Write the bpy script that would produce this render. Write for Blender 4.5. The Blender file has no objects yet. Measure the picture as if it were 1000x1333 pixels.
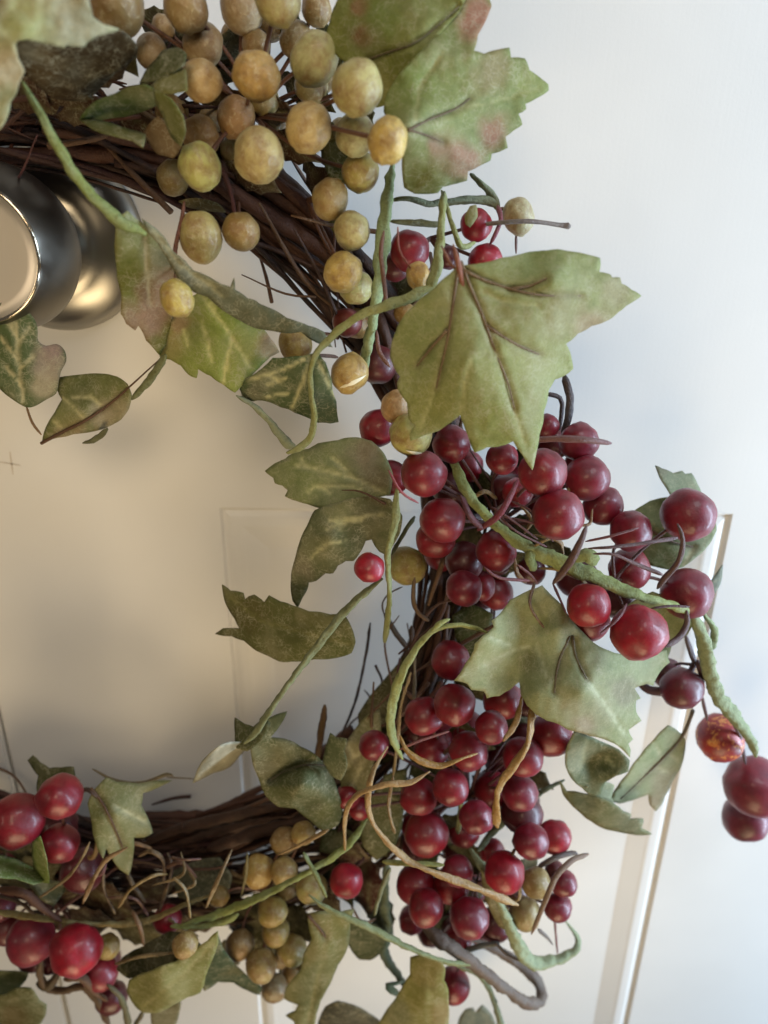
import bpy, bmesh, math, random
import numpy as np
from mathutils import Vector, Matrix, noise
from mathutils.geometry import delaunay_2d_cdt

random.seed(11)
SC = bpy.context.scene
COL = SC.collection
MM = 0.001
Z0 = 0.97                 # camera height above the floor (m)
CAM_D = 300.0             # camera distance from the door face (mm)
FPX, PITCH, ROLL = 1000.0, math.radians(23), math.radians(0.7)

# ------------------------------------------------------------------ camera
cam = bpy.data.cameras.new('camera')
cam.sensor_fit = 'HORIZONTAL'
cam.sensor_width = 36.0
cam.lens = 36.0
cam.clip_start = 0.01
cam.clip_end = 50
cam.dof.use_dof = True
cam.dof.focus_distance = 0.250
cam.dof.aperture_fstop = 12
camo = bpy.data.objects.new('camera', cam)
COL.objects.link(camo)
camo.matrix_world = (Matrix.Translation((0, -CAM_D * MM, Z0))
                     @ Matrix.Rotation(math.radians(90) - PITCH, 4, 'X')
                     @ Matrix.Rotation(ROLL, 4, 'Z'))
SC.camera = camo

# ------------------------------------------------------------------ light
w = bpy.data.worlds.new('World')
SC.world = w
w.use_nodes = True
bgn = w.node_tree.nodes['Background']
bgn.inputs[0].default_value = (0.80, 0.74, 0.64, 1)
bgn.inputs[1].default_value = 0.075

def area(name, loc, target, size, power, color, size_y=None, spread=180):
    l = bpy.data.lights.new(name, 'AREA')
    l.shape = 'RECTANGLE'
    l.size = size
    l.size_y = size_y or size
    l.energy = power
    l.spread = math.radians(spread)
    l.color = color
    o = bpy.data.objects.new(name, l)
    COL.objects.link(o)
    o.location = loc
    o.rotation_euler = (Vector(target) - Vector(loc)).to_track_quat('-Z', 'Y').to_euler()
    return o

area('window_light', (0.68, -0.195, Z0 - 0.16), (0.0, 0, Z0 - 0.20), 0.14, 11.6, (0.62, 0.80, 1.0), 0.85)
area('transom_light', (0.25, -0.42, Z0 + 0.50), (0.0, 0, Z0 - 0.14), 0.25, 1.6, (0.94, 0.97, 1.0))
area('floor_bounce', (0.02, -0.47, Z0 - 0.58), (-0.05, 0, Z0 - 0.15), 0.36, 0.62, (1.0, 0.77, 0.46), spread=78)
area('front_fill', (-0.05, -0.44, Z0 + 0.14), (-0.12, 0, Z0 - 0.08), 0.14, 0.16, (1.0, 0.78, 0.50), spread=85)  # unseen warm fill, added to light and highlight the front of the berries
area('side_lamp', (-0.55, -0.36, Z0 + 0.02), (-0.1, 0, Z0 - 0.05), 0.14, 0.27, (1.0, 0.83, 0.62))

vs = SC.view_settings
vs.view_transform = 'Standard'
vs.look = 'None'
vs.exposure = 0.03
vs.gamma = 1.0
vs.use_curve_mapping = False
SC.cycles.max_bounces = 6

# ------------------------------------------------------------------ helpers
def ray(u, v):
    x = (u - 500) / FPX
    y = -(v - 666.5) / FPX
    c, s = math.cos(ROLL), math.sin(ROLL)
    x, y = x * c - y * s, x * s + y * c
    return x, math.cos(PITCH) + y * math.sin(PITCH), -math.sin(PITCH) + y * math.cos(PITCH)

def P(u, v, d):
    """point (m) that stands d mm off the door face and is seen at photo pixel u, v"""
    rx, ry, rz = ray(u, v)
    t = (CAM_D - d) / ry
    return Vector((t * rx * MM, -d * MM, Z0 + t * rz * MM))

def pxm(u, v, d):
    """metres per photo pixel at that point"""
    rx, ry, rz = ray(u, v)
    return (CAM_D - d) / ry / FPX * MM * (1 + 0.35 * (rx * rx))

def lin(c):
    return tuple((x / 255 / 12.92) if x / 255 <= 0.04045 else ((x / 255 + 0.055) / 1.055) ** 2.4 for x in c[:3])

def mesh_obj(name, me, mat, parent=None, loc=(0, 0, 0), smooth=True):
    o = bpy.data.objects.new(name, me)
    COL.objects.link(o)
    if mat and not me.materials:
        me.materials.append(mat)
    if smooth:
        me.polygons.foreach_set('use_smooth', [True] * len(me.polygons))
    o.parent = parent
    o.location = loc
    return o

def pydata(name, V, F):
    me = bpy.data.meshes.new(name)
    me.from_pydata([tuple(v) for v in V], [], F)
    me.update()
    return me

def catmull(pts, step):
    """pts: list of tuples (any dimension); resampled at about `step` in the first three components"""
    pts = [np.array(p, float) for p in pts]
    if len(pts) == 2:
        pts = [pts[0], (pts[0] + pts[1]) / 2, pts[1]]
    Q = [2 * pts[0] - pts[1]] + pts + [2 * pts[-1] - pts[-2]]
    out = []
    for i in range(1, len(Q) - 2):
        a, b, c, d = Q[i - 1], Q[i], Q[i + 1], Q[i + 2]
        n = max(2, int(np.linalg.norm((c - b)[:3]) / step))
        for k in range(n):
            t = k / n
            out.append(0.5 * (2 * b + (c - a) * t + (2 * a - 5 * b + 4 * c - d) * t * t + (-a + 3 * b - 3 * c + d) * t ** 3))
    out.append(Q[-2])
    return out

def tube_geo(path, sides, rfun, cap=True):
    """path: list of (x,y,z,r) in m"""
    pts = [Vector(p[:3]) for p in path]
    n = len(pts)
    T = [(pts[min(i + 1, n - 1)] - pts[max(i - 1, 0)]).normalized() for i in range(n)]
    up = Vector((0, -1, 0.13)).normalized()
    N = (up - T[0] * up.dot(T[0]))
    if N.length < 1e-4:
        N = Vector((1, 0, 0))
    N.normalize()
    V, F = [], []
    s = 0.0
    for i in range(n):
        if i:
            s += (pts[i] - pts[i - 1]).length
            N = (N - T[i] * N.dot(T[i])).normalized()
        B = T[i].cross(N)
        for k in range(sides):
            a = 2 * math.pi * k / sides
            r = path[i][3] * rfun(s, a, i / (n - 1))
            V.append(pts[i] + (N * math.cos(a) + B * math.sin(a)) * r)
    for i in range(n - 1):
        for k in range(sides):
            k2 = (k + 1) % sides
            F.append((i * sides + k, i * sides + k2, (i + 1) * sides + k2, (i + 1) * sides + k))
    if cap:
        V.append(pts[0] - T[0] * path[0][3] * 0.35)
        V.append(pts[-1] + T[-1] * path[-1][3] * 0.35)
        a, b = len(V) - 2, len(V) - 1
        for k in range(sides):
            k2 = (k + 1) % sides
            F.append((a, k2, k))
            F.append((b, (n - 1) * sides + k, (n - 1) * sides + k2))
    return V, F

# ------------------------------------------------------------------ materials
class NT:
    def __init__(self, name):
        self.m = bpy.data.materials.new(name)
        self.m.use_nodes = True
        self.t = self.m.node_tree
        self.b = self.t.nodes['Principled BSDF']
        self.out = self.t.nodes['Material Output']
    def n(self, typ, **kw):
        nd = self.t.nodes.new(typ)
        for k, v in kw.items():
            if k.startswith('i_'):
                nd.inputs[k[2:].replace('_', ' ')].default_value = v
            else:
                setattr(nd, k, v)
        return nd
    def l(self, a, b):
        self.t.links.new(a, b)
    def noise(self, scale, detail=4, rough=0.55, vec=None, dist=0.0):
        nd = self.n('ShaderNodeTexNoise')
        nd.inputs['Scale'].default_value = scale
        nd.inputs['Detail'].default_value = detail
        nd.inputs['Roughness'].default_value = rough
        nd.inputs['Distortion'].default_value = dist
        if vec is None:
            vec = self.coord()
        self.l(vec, nd.inputs['Vector'])
        return nd.outputs['Fac']
    def coord(self, obj=True):
        if not hasattr(self, '_c'):
            self._c = self.n('ShaderNodeTexCoord')
        return self._c.outputs['Object']
    def geo(self):
        return self.n('ShaderNodeNewGeometry').outputs['Position']
    def ramp(self, fac, stops):
        nd = self.n('ShaderNodeValToRGB')
        cr = nd.color_ramp
        while len(cr.elements) < len(stops):
            cr.elements.new(0.5)
        for e, (p, c) in zip(cr.elements, stops):
            e.position = p
            e.color = (c[0], c[1], c[2], 1) if not isinstance(c, (int, float)) else (c, c, c, 1)
        self.l(fac, nd.inputs[0])
        return nd.outputs['Color']
    def mix(self, fac, a, b, mode='MIX'):
        nd = self.n('ShaderNodeMix', data_type='RGBA', blend_type=mode)
        for sock, x in ((nd.inputs[0], fac), (nd.inputs[6], a), (nd.inputs[7], b)):
            if isinstance(x, (int, float)):
                sock.default_value = x
            elif isinstance(x, tuple):
                sock.default_value = (x[0], x[1], x[2], 1)
            else:
                self.l(x, sock)
        return nd.outputs[2]
    def bump(self, h, strength, dist):
        nd = self.n('ShaderNodeBump')
        nd.inputs['Strength'].default_value = strength
        nd.inputs['Distance'].default_value = dist
        self.l(h, nd.inputs['Height'])
        self.l(nd.outputs[0], self.b.inputs['Normal'])
    def base(self, c):
        if isinstance(c, tuple):
            self.b.inputs['Base Color'].default_value = (c[0], c[1], c[2], 1)
        else:
            self.l(c, self.b.inputs['Base Color'])
    def set(self, **kw):
        for k, v in kw.items():
            self.b.inputs[k.replace('_', ' ')].default_value = v

def m_paint():
    m = NT('white_door_paint')
    g = m.geo()
    n1 = m.noise(9, 3, 0.6, g)
    n2 = m.noise(900, 3, 0.5, g)
    m.base(m.ramp(n1, [(0.3, (0.70, 0.69, 0.665)), (0.7, (0.76, 0.75, 0.725))]))
    m.set(Roughness=0.42)
    m.b.inputs['Specular IOR Level'].default_value = 0.35
    mp = m.n('ShaderNodeMapping')
    mp.inputs['Scale'].default_value = (700, 700, 22)
    m.l(g, mp.inputs['Vector'])
    n3 = m.noise(1.0, 3, 0.6, mp.outputs[0])
    m.bump(m.mix(0.45, n2, n3), 0.10, 0.0005)
    return m.m

def m_metal(name, col, rough, aniso=0.4):
    m = NT(name)
    g = m.geo()
    n1 = m.noise(1800, 2, 0.5, g)
    m.base(col)
    m.set(Metallic=1.0, Roughness=rough)
    m.b.inputs['Anisotropic'].default_value = aniso
    m.bump(n1, 0.05, 0.0001)
    return m.m

def obj_color(m):
    return m.n('ShaderNodeObjectInfo').outputs['Color'], m.t.nodes[-1].outputs['Random']

def rand_vec(m, k=40.0):
    oi = m.n('ShaderNodeObjectInfo')
    sc = m.n('ShaderNodeVectorMath', operation='MULTIPLY_ADD')
    m.l(oi.outputs['Random'], sc.inputs[0])
    sc.inputs[1].default_value = (k, k * 1.7, k * 0.6)
    m.l(m.coord(), sc.inputs[2])
    return oi.outputs['Color'], sc.outputs[0]

def m_red(name, chip=0.0):
    m = NT(name)
    c, v = rand_vec(m)
    a = m.noise(1.6, 5, 0.6, v)
    b = m.noise(14, 5, 0.65, v)
    col = m.mix(m.ramp(a, [(0.35, 0.0), (0.7, 1.0)]), m.mix(1.0, c, (0.55, 0.5, 0.6), 'MULTIPLY'), c)
    # dusty bloom and scuffed flecks
    col = m.mix(m.ramp(b, [(0.55, 0.0), (0.85, 0.30)]), col, (0.22, 0.05, 0.06))
    sp = m.noise(42, 3, 0.6, v)
    col = m.mix(m.ramp(sp, [(0.66, 0.0), (0.74, 0.55)]), col, (0.03, 0.004, 0.006))
    if chip:
        ch = m.noise(2.2, 6, 0.7, v, 0.6)
        mask = m.ramp(ch, [(0.63 - chip, 0.0), (0.67 - chip, 1.0)])
        col = m.mix(mask, col, m.ramp(b, [(0.35, (0.55, 0.10, 0.03)), (0.65, (0.72, 0.36, 0.10))]))
    sx = m.n('ShaderNodeSeparateXYZ'); m.l(m.coord(), sx.inputs[0])
    tip = m.n('ShaderNodeMath', operation='MULTIPLY_ADD'); m.l(b, tip.inputs[0]); tip.inputs[1].default_value = 0.12; m.l(sx.outputs[2], tip.inputs[2])
    col = m.mix(m.ramp(tip.outputs[0], [(1.035, 0.0), (1.06, 0.8)]), col, (0.36, 0.15, 0.07))
    m.base(col)
    m.l(m.ramp(b, [(0.3, 0.32), (0.7, 0.54)]), m.b.inputs['Roughness'])
    m.b.inputs['Specular IOR Level'].default_value = 0.5
    m.b.inputs['Sheen Weight'].default_value = 0.04
    m.b.inputs['Sheen Roughness'].default_value = 0.4
    m.b.inputs['Sheen Tint'].default_value = (0.9, 0.75, 0.8, 1)
    m.b.inputs['Coat Weight'].default_value = 0.20
    m.b.inputs['Coat Roughness'].default_value = 0.14
    m.bump(b, 0.13, 0.03)
    return m.m

def m_cream():
    m = NT('cream_berry_wax')
    c, v = rand_vec(m)
    a = m.noise(1.5, 5, 0.62, v, 0.3)
    b = m.noise(3.2, 6, 0.62, v, 0.9)
    f = m.noise(30, 4, 0.7, v)
    col = m.mix(m.ramp(a, [(0.40, 0.0), (0.66, 0.8)]), m.mix(0.15, c, (0.36, 0.33, 0.14)), (0.22, 0.12, 0.045))
    col = m.mix(m.ramp(b, [(0.52, 0.0), (0.75, 0.5)]), col, (0.60, 0.53, 0.32))
    col = m.mix(m.ramp(b, [(0.28, 0.6), (0.42, 0.0)]), col, (0.24, 0.19, 0.06))
    col = m.mix(m.ramp(f, [(0.62, 0.0), (0.75, 0.5)]), col, (0.16, 0.08, 0.03))
    m.base(col)
    m.set(Roughness=0.34)
    m.b.inputs['Specular IOR Level'].default_value = 0.4
    m.b.inputs['Subsurface Weight'].default_value = 0.08
    m.b.inputs['Subsurface Radius'].default_value = (1, 0.6, 0.3)
    m.b.inputs['Subsurface Scale'].default_value = 0.002
    m.bump(b, 0.18, 0.03)
    return m.m

def m_leaf():
    m = NT('printed_fabric_leaf')
    at = m.n('ShaderNodeAttribute', attribute_name='Col')
    g = m.geo()
    n1 = m.noise(170, 6, 0.7, g, 0.4)
    n2 = m.noise(900, 4, 0.7, g)
    n3 = m.noise(4200, 2, 0.5, g)
    col = m.mix(m.ramp(n1, [(0.3, 0.4), (0.5, 0.0)]), at.outputs['Color'],
                m.mix(1.0, at.outputs['Color'], (0.55, 0.62, 0.5), 'MULTIPLY'))
    col = m.mix(m.ramp(n1, [(0.55, 0.0), (0.75, 0.28)]), col, (0.50, 0.48, 0.33))
    col = m.mix(m.ramp(n2, [(0.5, 0.0), (0.72, 0.35)]), col, m.mix(1.0, col, (1.35, 1.35, 1.3), 'MULTIPLY'))
    n4 = m.noise(2200, 3, 0.7, g)
    col = m.mix(m.ramp(n4, [(0.36, 0.5), (0.5, 0.0)]), col, m.mix(1.0, col, (0.62, 0.64, 0.6), 'MULTIPLY'))
    n5 = m.noise(60, 4, 0.6, g, 0.5)
    col = m.mix(m.ramp(n5, [(0.48, 0.0), (0.68, 0.30)]), col, (0.40, 0.36, 0.22))
    wv = m.n('ShaderNodeVectorMath', operation='ADD')
    nc = m.n('ShaderNodeTexNoise'); nc.inputs['Scale'].default_value = 240; m.l(g, nc.inputs['Vector'])
    sv = m.n('ShaderNodeVectorMath', operation='SCALE'); sv.inputs['Scale'].default_value = 0.008
    m.l(nc.outputs['Color'], sv.inputs[0]); m.l(g, wv.inputs[0]); m.l(sv.outputs[0], wv.inputs[1])
    vo = m.n('ShaderNodeTexVoronoi', feature='DISTANCE_TO_EDGE'); vo.inputs['Scale'].default_value = 420
    m.l(wv.outputs[0], vo.inputs['Vector'])
    net = m.mix(1.0, m.ramp(vo.outputs['Distance'], [(0.0, 1.0), (0.10, 0.0)]), m.ramp(n1, [(0.40, 0.0), (0.62, 0.5)]), 'MULTIPLY')
    col = m.mix(net, col, (0.52, 0.49, 0.33))
    m.base(col)
    m.set(Roughness=0.62)
    m.b.inputs['Specular IOR Level'].default_value = 0.3
    hh = m.mix(0.5, n2, n3)
    m.bump(hh, 0.35, 0.0005)
    tr = m.n('ShaderNodeBsdfTranslucent')
    m.l(col, tr.inputs[0])
    mx = m.n('ShaderNodeMixShader')
    mx.inputs[0].default_value = 0.34
    m.l(m.b.outputs[0], mx.inputs[1])
    m.l(tr.outputs[0], mx.inputs[2])
    m.l(mx.outputs[0], m.out.inputs[0])
    return m.m

def m_stem(name, rough=0.6, speck=(0.3, 0.25, 0.15), amt=0.35, scale=500, spec=0.35, fleck=(0.04, 0.03, 0.015)):
    m = NT(name)
    oi = m.n('ShaderNodeObjectInfo')
    c = oi.outputs['Color']
    g = m.geo()
    a = m.noise(scale * 0.35, 5, 0.65, g)
    b = m.noise(scale * 2.4, 4, 0.65, g)
    col = m.mix(m.ramp(a, [(0.42, 0.0), (0.72, amt)]), c, speck)
    col = m.mix(m.ramp(b, [(0.3, 0.6), (0.5, 0.0)]), col, m.mix(0.65, c, fleck))
    m.base(col)
    m.set(Roughness=rough)
    m.b.inputs['Specular IOR Level'].default_value = spec
    m.bump(m.mix(0.4, b, a), 0.9, 0.0012)
    return m.m

M_PAINT = m_paint()
M_NICKEL = m_metal('satin_nickel', (0.20, 0.185, 0.16), 0.36)
M_ROSE = m_metal('rose_nickel', (0.36, 0.34, 0.30), 0.30)
M_FACE = m_metal('knob_face_nickel', (0.93, 0.84, 0.70), 0.42)  # warm reflected glow of the face put into its metal colour
M_EDGE = m_metal('polished_edge', (0.85, 0.75, 0.60), 0.14, 0.0)
M_RED = m_red('red_berry_wax')
M_CHIP = m_red('worn_red_berry_wax', 0.10)
M_CREAM = m_cream()
M_LEAF = m_leaf()
M_TAPE = m_stem('green_floral_tape', 0.65, (0.30, 0.34, 0.20), 0.45, 420)
M_BARK = m_stem('twig_bark', 0.55, (0.10, 0.045, 0.025), 0.6, 500, 0.4, (0.012, 0.006, 0.004))
M_WIRE = m_stem('berry_wire', 0.42, (0.16, 0.07, 0.06), 0.4, 700, 0.5)
M_GOLD = m_stem('dried_tendril', 0.40, (0.42, 0.31, 0.16), 0.5, 420, 0.55, (0.03, 0.012, 0.005))
M_DARK = NT('dark_gap'); M_DARK.base((0.03, 0.028, 0.025)); M_DARK.set(Roughness=0.9); M_DARK = M_DARK.m
M_SEAM = NT('pale_band'); M_SEAM.base((0.75, 0.68, 0.48)); M_SEAM.set(Roughness=0.4); M_SEAM = M_SEAM.m

# ------------------------------------------------------------------ door, jamb
def build_door():
    xs = [-183, -70, 148, 246, 464, 577]
    zs = [0, 200, Z0 * 1000 - 126, 1130, 1700, 2030]
    root = None
    V, F = [], []
    def quad(x0, x1, z0, z1):
        n = len(V)
        V.extend([(x0 * MM, 0, z0 * MM), (x1 * MM, 0, z0 * MM), (x1 * MM, 0, z1 * MM), (x0 * MM, 0, z1 * MM)])
        F.append((n, n + 1, n + 2, n + 3))
    holes = []
    for i in range(5):
        for j in range(5):
            if i in (1, 3) and j in (1, 3):
                holes.append((xs[i], xs[i + 1], zs[j], zs[j + 1]))
            else:
                quad(xs[i], xs[i + 1], zs[j], zs[j + 1])
    bm = bmesh.new()
    for v in V:
        bm.verts.new(v)
    bm.verts.ensure_lookup_table()
    for f in F:
        bm.faces.new([bm.verts[k] for k in f])
    bmesh.ops.remove_doubles(bm, verts=bm.verts, dist=1e-6)
    # thickness: the outer border is drawn back 35 mm with a softened arris
    def border():
        return [e for e in bm.edges if len(e.link_faces) == 1 and
                (all(abs(v.co.x - xs[0] * MM) < 1e-6 for v in e.verts) or all(abs(v.co.x - xs[-1] * MM) < 1e-6 for v in e.verts)
                 or all(abs(v.co.z - zs[0] * MM) < 1e-6 for v in e.verts) or all(abs(v.co.z - zs[-1] * MM) < 1e-6 for v in e.verts))]
    r = bmesh.ops.extrude_edge_only(bm, edges=border())
    for v in r['geom']:
        if isinstance(v, bmesh.types.BMVert):
            v.co.y = 0.035
    bmesh.ops.recalc_face_normals(bm, faces=bm.faces)
    me = bpy.data.meshes.new('door')
    bm.to_mesh(me)
    bm.free()
    door = mesh_obj('door', me, M_PAINT, smooth=False)
    door['kind'] = 'structure'
    bev = door.modifiers.new('arris', 'BEVEL')
    bev.width = 0.0015
    bev.segments = 2
    bev.limit_method = 'ANGLE'
    # moulded panels: thin outer quirk, flat, inner bevel rising to the field (inset mm, depth mm)
    prof = [(0, 0), (0.4, -0.12), (1.2, -1.0), (1.8, -1.25), (2.5, -1.05), (4.2, -0.4), (5.4, -0.2), (8.4, -0.12), (9.4, -0.22), (10.6, -0.45), (18.6, -1.65), (19.8, -1.85), (21.0, -1.88)]
    for (x0, x1, z0, z1) in holes:
        V, F = [], []
        for ins, dep in prof:
            for (x, z) in ((x0 + ins, z0 + ins), (x1 - ins, z0 + ins), (x1 - ins, z1 - ins), (x0 + ins, z1 - ins)):
                V.append((x * MM, -dep * 1.15 * MM, z * MM))
        for i in range(len(prof) - 1):
            for k in range(4):
                k2 = (k + 1) % 4
                F.append((i * 4 + k, i * 4 + k2, (i + 1) * 4 + k2, (i + 1) * 4 + k))
        n = (len(prof) - 1) * 4
        F.append((n, n + 1, n + 2, n + 3))
        mesh_obj('panel', pydata('panel', V, F), M_PAINT, door, smooth=False)
    return door

def box(name, x0, x1, y0, y1, z0, z1, mat, bevel=0.001):
    bm = bmesh.new()
    bmesh.ops.create_cube(bm, size=1)
    for v in bm.verts:
        v.co = Vector(((x0 + x1) / 2 + v.co.x * (x1 - x0), (y0 + y1) / 2 + v.co.y * (y1 - y0), (z0 + z1) / 2 + v.co.z * (z1 - z0))) * MM
    if bevel:
        bmesh.ops.bevel(bm, geom=list(bm.edges), offset=bevel, segments=2, affect='EDGES')
    me = bpy.data.meshes.new(name)
    bm.to_mesh(me)
    bm.free()
    return mesh_obj(name, me, mat, smooth=False)

door = build_door()
jamb = box('door_jamb', -300, -184.6, 0.6, 90, 0, 2060, M_PAINT, 0.0012)
jamb['kind'] = 'structure'
# small scuff on the paint left of the wreath's opening
def scuff():
    V, F = [], []
    for (a, b, wd) in (((13, 588), (17, 618), 1.0), ((-2, 601), (27, 606), 0.8)):
        pa, pb = P(*a, 0.15), P(*b, 0.15)
        n = len(V)
        for t in (0, 0.33, 0.66, 1):
            p = pa.lerp(pb, t)
            wv = wd * 0.3 * MM * (0.3 + math.sin(math.pi * min(max(t, 0.1), 0.9)))
            o = Vector((wv, 0, 0)) if a[0] > 5 else Vector((0, 0, wv))
            V += [p - o, p + o]
        for k in range(3):
            F.append((n + 2 * k, n + 2 * k + 1, n + 2 * k + 3, n + 2 * k + 2))
    m = NT('scuff'); m.base((0.58, 0.53, 0.47)); m.set(Roughness=0.7)
    mesh_obj('scuff', pydata('scuff', V, F), m.m, door)
scuff()

# ------------------------------------------------------------------ door knob
def lathe(name, prof, mat, parent, sides=72):
    V, F = [], []
    for r, d in prof:
        for k in range(sides):
            a = 2 * math.pi * k / sides
            V.append((r * math.cos(a) * MM, -d * MM, r * math.sin(a) * MM))
    for i in range(len(prof) - 1):
        for k in range(sides):
            k2 = (k + 1) % sides
            F.append((i * sides + k, i * sides + k2, (i + 1) * sides + k2, (i + 1) * sides + k))
    if prof[-1][0] < 3:
        n = (len(prof) - 1) * sides
        F.append(tuple(n + k for k in range(sides)))
    me = pydata(name, V, F)
    bm = bmesh.new(); bm.from_mesh(me)
    bmesh.ops.recalc_face_normals(bm, faces=bm.faces)
    bm.to_mesh(me); bm.free()
    return mesh_obj(name, me, mat, parent)

knob = bpy.data.objects.new('door_knob', None)
COL.objects.link(knob)
knob.location = (-0.1225, 0, Z0 - 0.0195)
knob['label'] = 'brushed nickel door knob with round rose behind the wreath'
knob['category'] = 'door knob'
lathe('rose', [(33, 0.1), (33, 1.6), (32.4, 3.4), (31.2, 5.2), (29.4, 7.0), (27, 8.9), (24, 10.8), (21, 12.2), (18.5, 13.2), (17.4, 14.2), (12, 14.6), (2, 14.7)], M_ROSE, knob)
kb = lathe('knob', [(12.5, 14), (12.2, 20), (13, 25), (16, 30), (20.5, 35), (24, 40), (25.6, 45), (25.6, 49), (24.6, 54), (22.8, 59), (20.9, 62.6), (20.3, 63.4), (19.9, 63.6), (19.6, 63.2)], M_NICKEL, knob)
lathe('face', [(19.6, 63.2), (19.2, 62.7), (16, 62.4), (10, 62.2), (4, 62.1), (1, 62.1)], M_FACE, kb)
lathe('face_edge', [(20.6, 63.1), (20.35, 63.75), (19.9, 63.95), (19.5, 63.6)], M_EDGE, kb)

# ------------------------------------------------------------------ wreath
RC = Vector((-0.125, 0, Z0 - 0.137))
wreath = bpy.data.objects.new('berry_wreath', None)
COL.objects.link(wreath)
wreath.location = RC
wreath['label'] = 'grapevine wreath of red and cream berries with green fabric leaves hung on white door'
wreath['category'] = 'wreath'

# --- grapevine ring: long twigs wound round one circle
def ring_twigs():
    R = 0.153
    D0 = 24
    for i in range(74):
        full = i < 34
        a0 = random.uniform(0, 2 * math.pi)
        span = 2 * math.pi * (random.uniform(0.55, 0.95) if full else random.uniform(0.12, 0.4))
        ph, tw = random.uniform(0, 6.28), random.choice((-1, 1)) * random.uniform(0.8, 2.6)
        off = random.uniform(0.25, 1.0)
        r0 = random.choice((0.6, 0.8, 1.0, 1.3, 1.7, 2.1, 2.6)) * MM
        sd = random.uniform(0, 100)
        n = max(12, int(span * R / 0.004))
        path = []
        for k in range(n + 1):
            t = k / n
            a = a0 + span * t
            th = ph + tw * a
            nz = noise.noise((sd, a * 3.0, 0)) * 4.5 * MM
            nd = noise.noise((sd + 7, a * 3.0, 5)) * 3.5 * MM
            rr = R + math.cos(th) * 12.5 * MM * off + nz
            dd = D0 * MM + math.sin(th) * 13 * MM * off + nd
            dd = max(dd, 4 * MM)
            rad = r0 * (0.45 + 0.55 * math.sin(math.pi * min(1, 0.12 + 0.88 * (1 - abs(2 * t - 1)))) ** 0.5)
            knot = 1 + 0.5 * max(0, noise.noise((sd, a * 14, 3)) - 0.35)
            path.append((RC.x + rr * math.cos(a), -dd, RC.z + rr * math.sin(a), rad * knot))
        V, F = tube_geo(path, 8, lambda s, an, t: 1 + 0.38 * noise.noise((s * 260, math.cos(an) * 1.3 + sd, math.sin(an) * 1.3)))
        o = mesh_obj('twig', pydata('twig', [v - RC for v in V], F), M_BARK, wreath)
        c = random.choice([(0.075, 0.030, 0.018), (0.055, 0.024, 0.016), (0.11, 0.045, 0.026), (0.03, 0.015, 0.012), (0.13, 0.06, 0.035), (0.06, 0.02, 0.018)])
        o.color = (c[0] * 0.68, c[1] * 0.66, c[2] * 0.7, 1)
ring_twigs()

# --- free stems, tendrils and twigs, each traced with its own depth: (u, v, d mm, radius px)
def stem(name, pts, color, mat=None, tape=False, sides=10, wob=0.0, step=1.6, label=None):
    P4 = []
    sd = random.uniform(0, 90)
    for (u, v, d, r) in pts:
        q = P(u, v, d)
        P4.append((q.x, q.y, q.z, r * pxm(u, v, d) * (0.66 if tape else (0.62 if mat is M_GOLD else 0.74))))
    path = catmull(P4, step * MM)
    for i, p in enumerate(path):
        e = min(i, len(path) - 1 - i) / max(1, len(path) - 1)
        p[3] *= 0.45 + 0.55 * min(1, e / 0.07)
    if wob:
        L = 0
        for i, p in enumerate(path):
            for c in range(3):
                p[c] += noise.noise((sd + c * 9, i * 0.09, 1)) * wob * MM
    def rf_tape(s, a, t):
        q = (a / (2 * math.pi) + s / 0.0085) % 1.0
        rid = 0.26 * (q if q < 0.92 else (1 - q) * 11.5)
        return 0.86 + rid + 0.2 * math.cos(2 * a + s * 110 + sd) + 0.36 * noise.noise((math.cos(a) * 1.4 + sd, math.sin(a) * 1.4, s * 330))
    def rf(s, a, t):
        if mat is M_GOLD:
            return 0.9 + 0.22 * math.cos(2 * a + s * 260 + sd) + 0.10 * math.cos(5 * a + s * 200) + 0.3 * noise.noise((math.cos(a) + sd, math.sin(a), s * 420))
        if mat is M_BARK:
            return 1 + 0.34 * noise.noise((math.cos(a) * 1.6 + sd, math.sin(a) * 1.6, s * 190)) + 0.22 * noise.noise((math.cos(a) * 3 + sd, math.sin(a) * 3, s * 520))
        return 1 + 0.22 * noise.noise((math.cos(a) + sd, math.sin(a), s * 230))
    V, F = tube_geo([tuple(p) for p in path], 14 if tape else sides, rf_tape if tape else rf)
    o = mesh_obj(name, pydata(name, [v - RC for v in V], F), mat or (M_TAPE if tape else M_BARK), wreath)
    o.color = (*lin(color), 1)
    if label:
        o['label'] = label
    return o

MINT = (128, 142, 100); OLIVE = (128, 128, 74); LGREEN = (128, 142, 92); GREY = (120, 124, 98)
def tape(pts, col=LGREEN, **k):
    return stem('stem', pts, col, tape=True, step=0.9, **k)
tape([(511, 214, 52, 10), (504, 260, 60, 11), (497, 330, 64, 12), (490, 390, 62, 11), (480, 445, 56, 11), (470, 488, 48, 9)], MINT)
tape([(565, 372, 74, 10), (520, 392, 76, 9), (470, 410, 76, 8), (430, 440, 76, 8), (408, 468, 76, 7), (404, 500, 74, 6), (409, 550, 72, 6), (398, 577, 70, 6), (374, 590, 68, 7)], OLIVE)
tape([(28, 105, 92, 5), (48, 140, 92, 6), (75, 190, 92, 8), (105, 237, 92, 9), (135, 270, 91, 11), (160, 290, 90, 14), (190, 305, 88, 9)], (112, 120, 62))
tape([(308, 515, 66, 4), (330, 528, 62, 6), (352, 550, 58, 6), (372, 576, 54, 8), (384, 580, 52, 7)], GREY)
tape([(505, 262, 46, 4), (530, 258, 48, 6), (560, 265, 48, 7), (600, 261, 46, 7), (630, 260, 44, 7), (648, 268, 42, 8)], GREY)
tape([(612, 226, 44, 5), (628, 240, 44, 6), (642, 258, 42, 8), (650, 275, 42, 4)], GREY)
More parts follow.
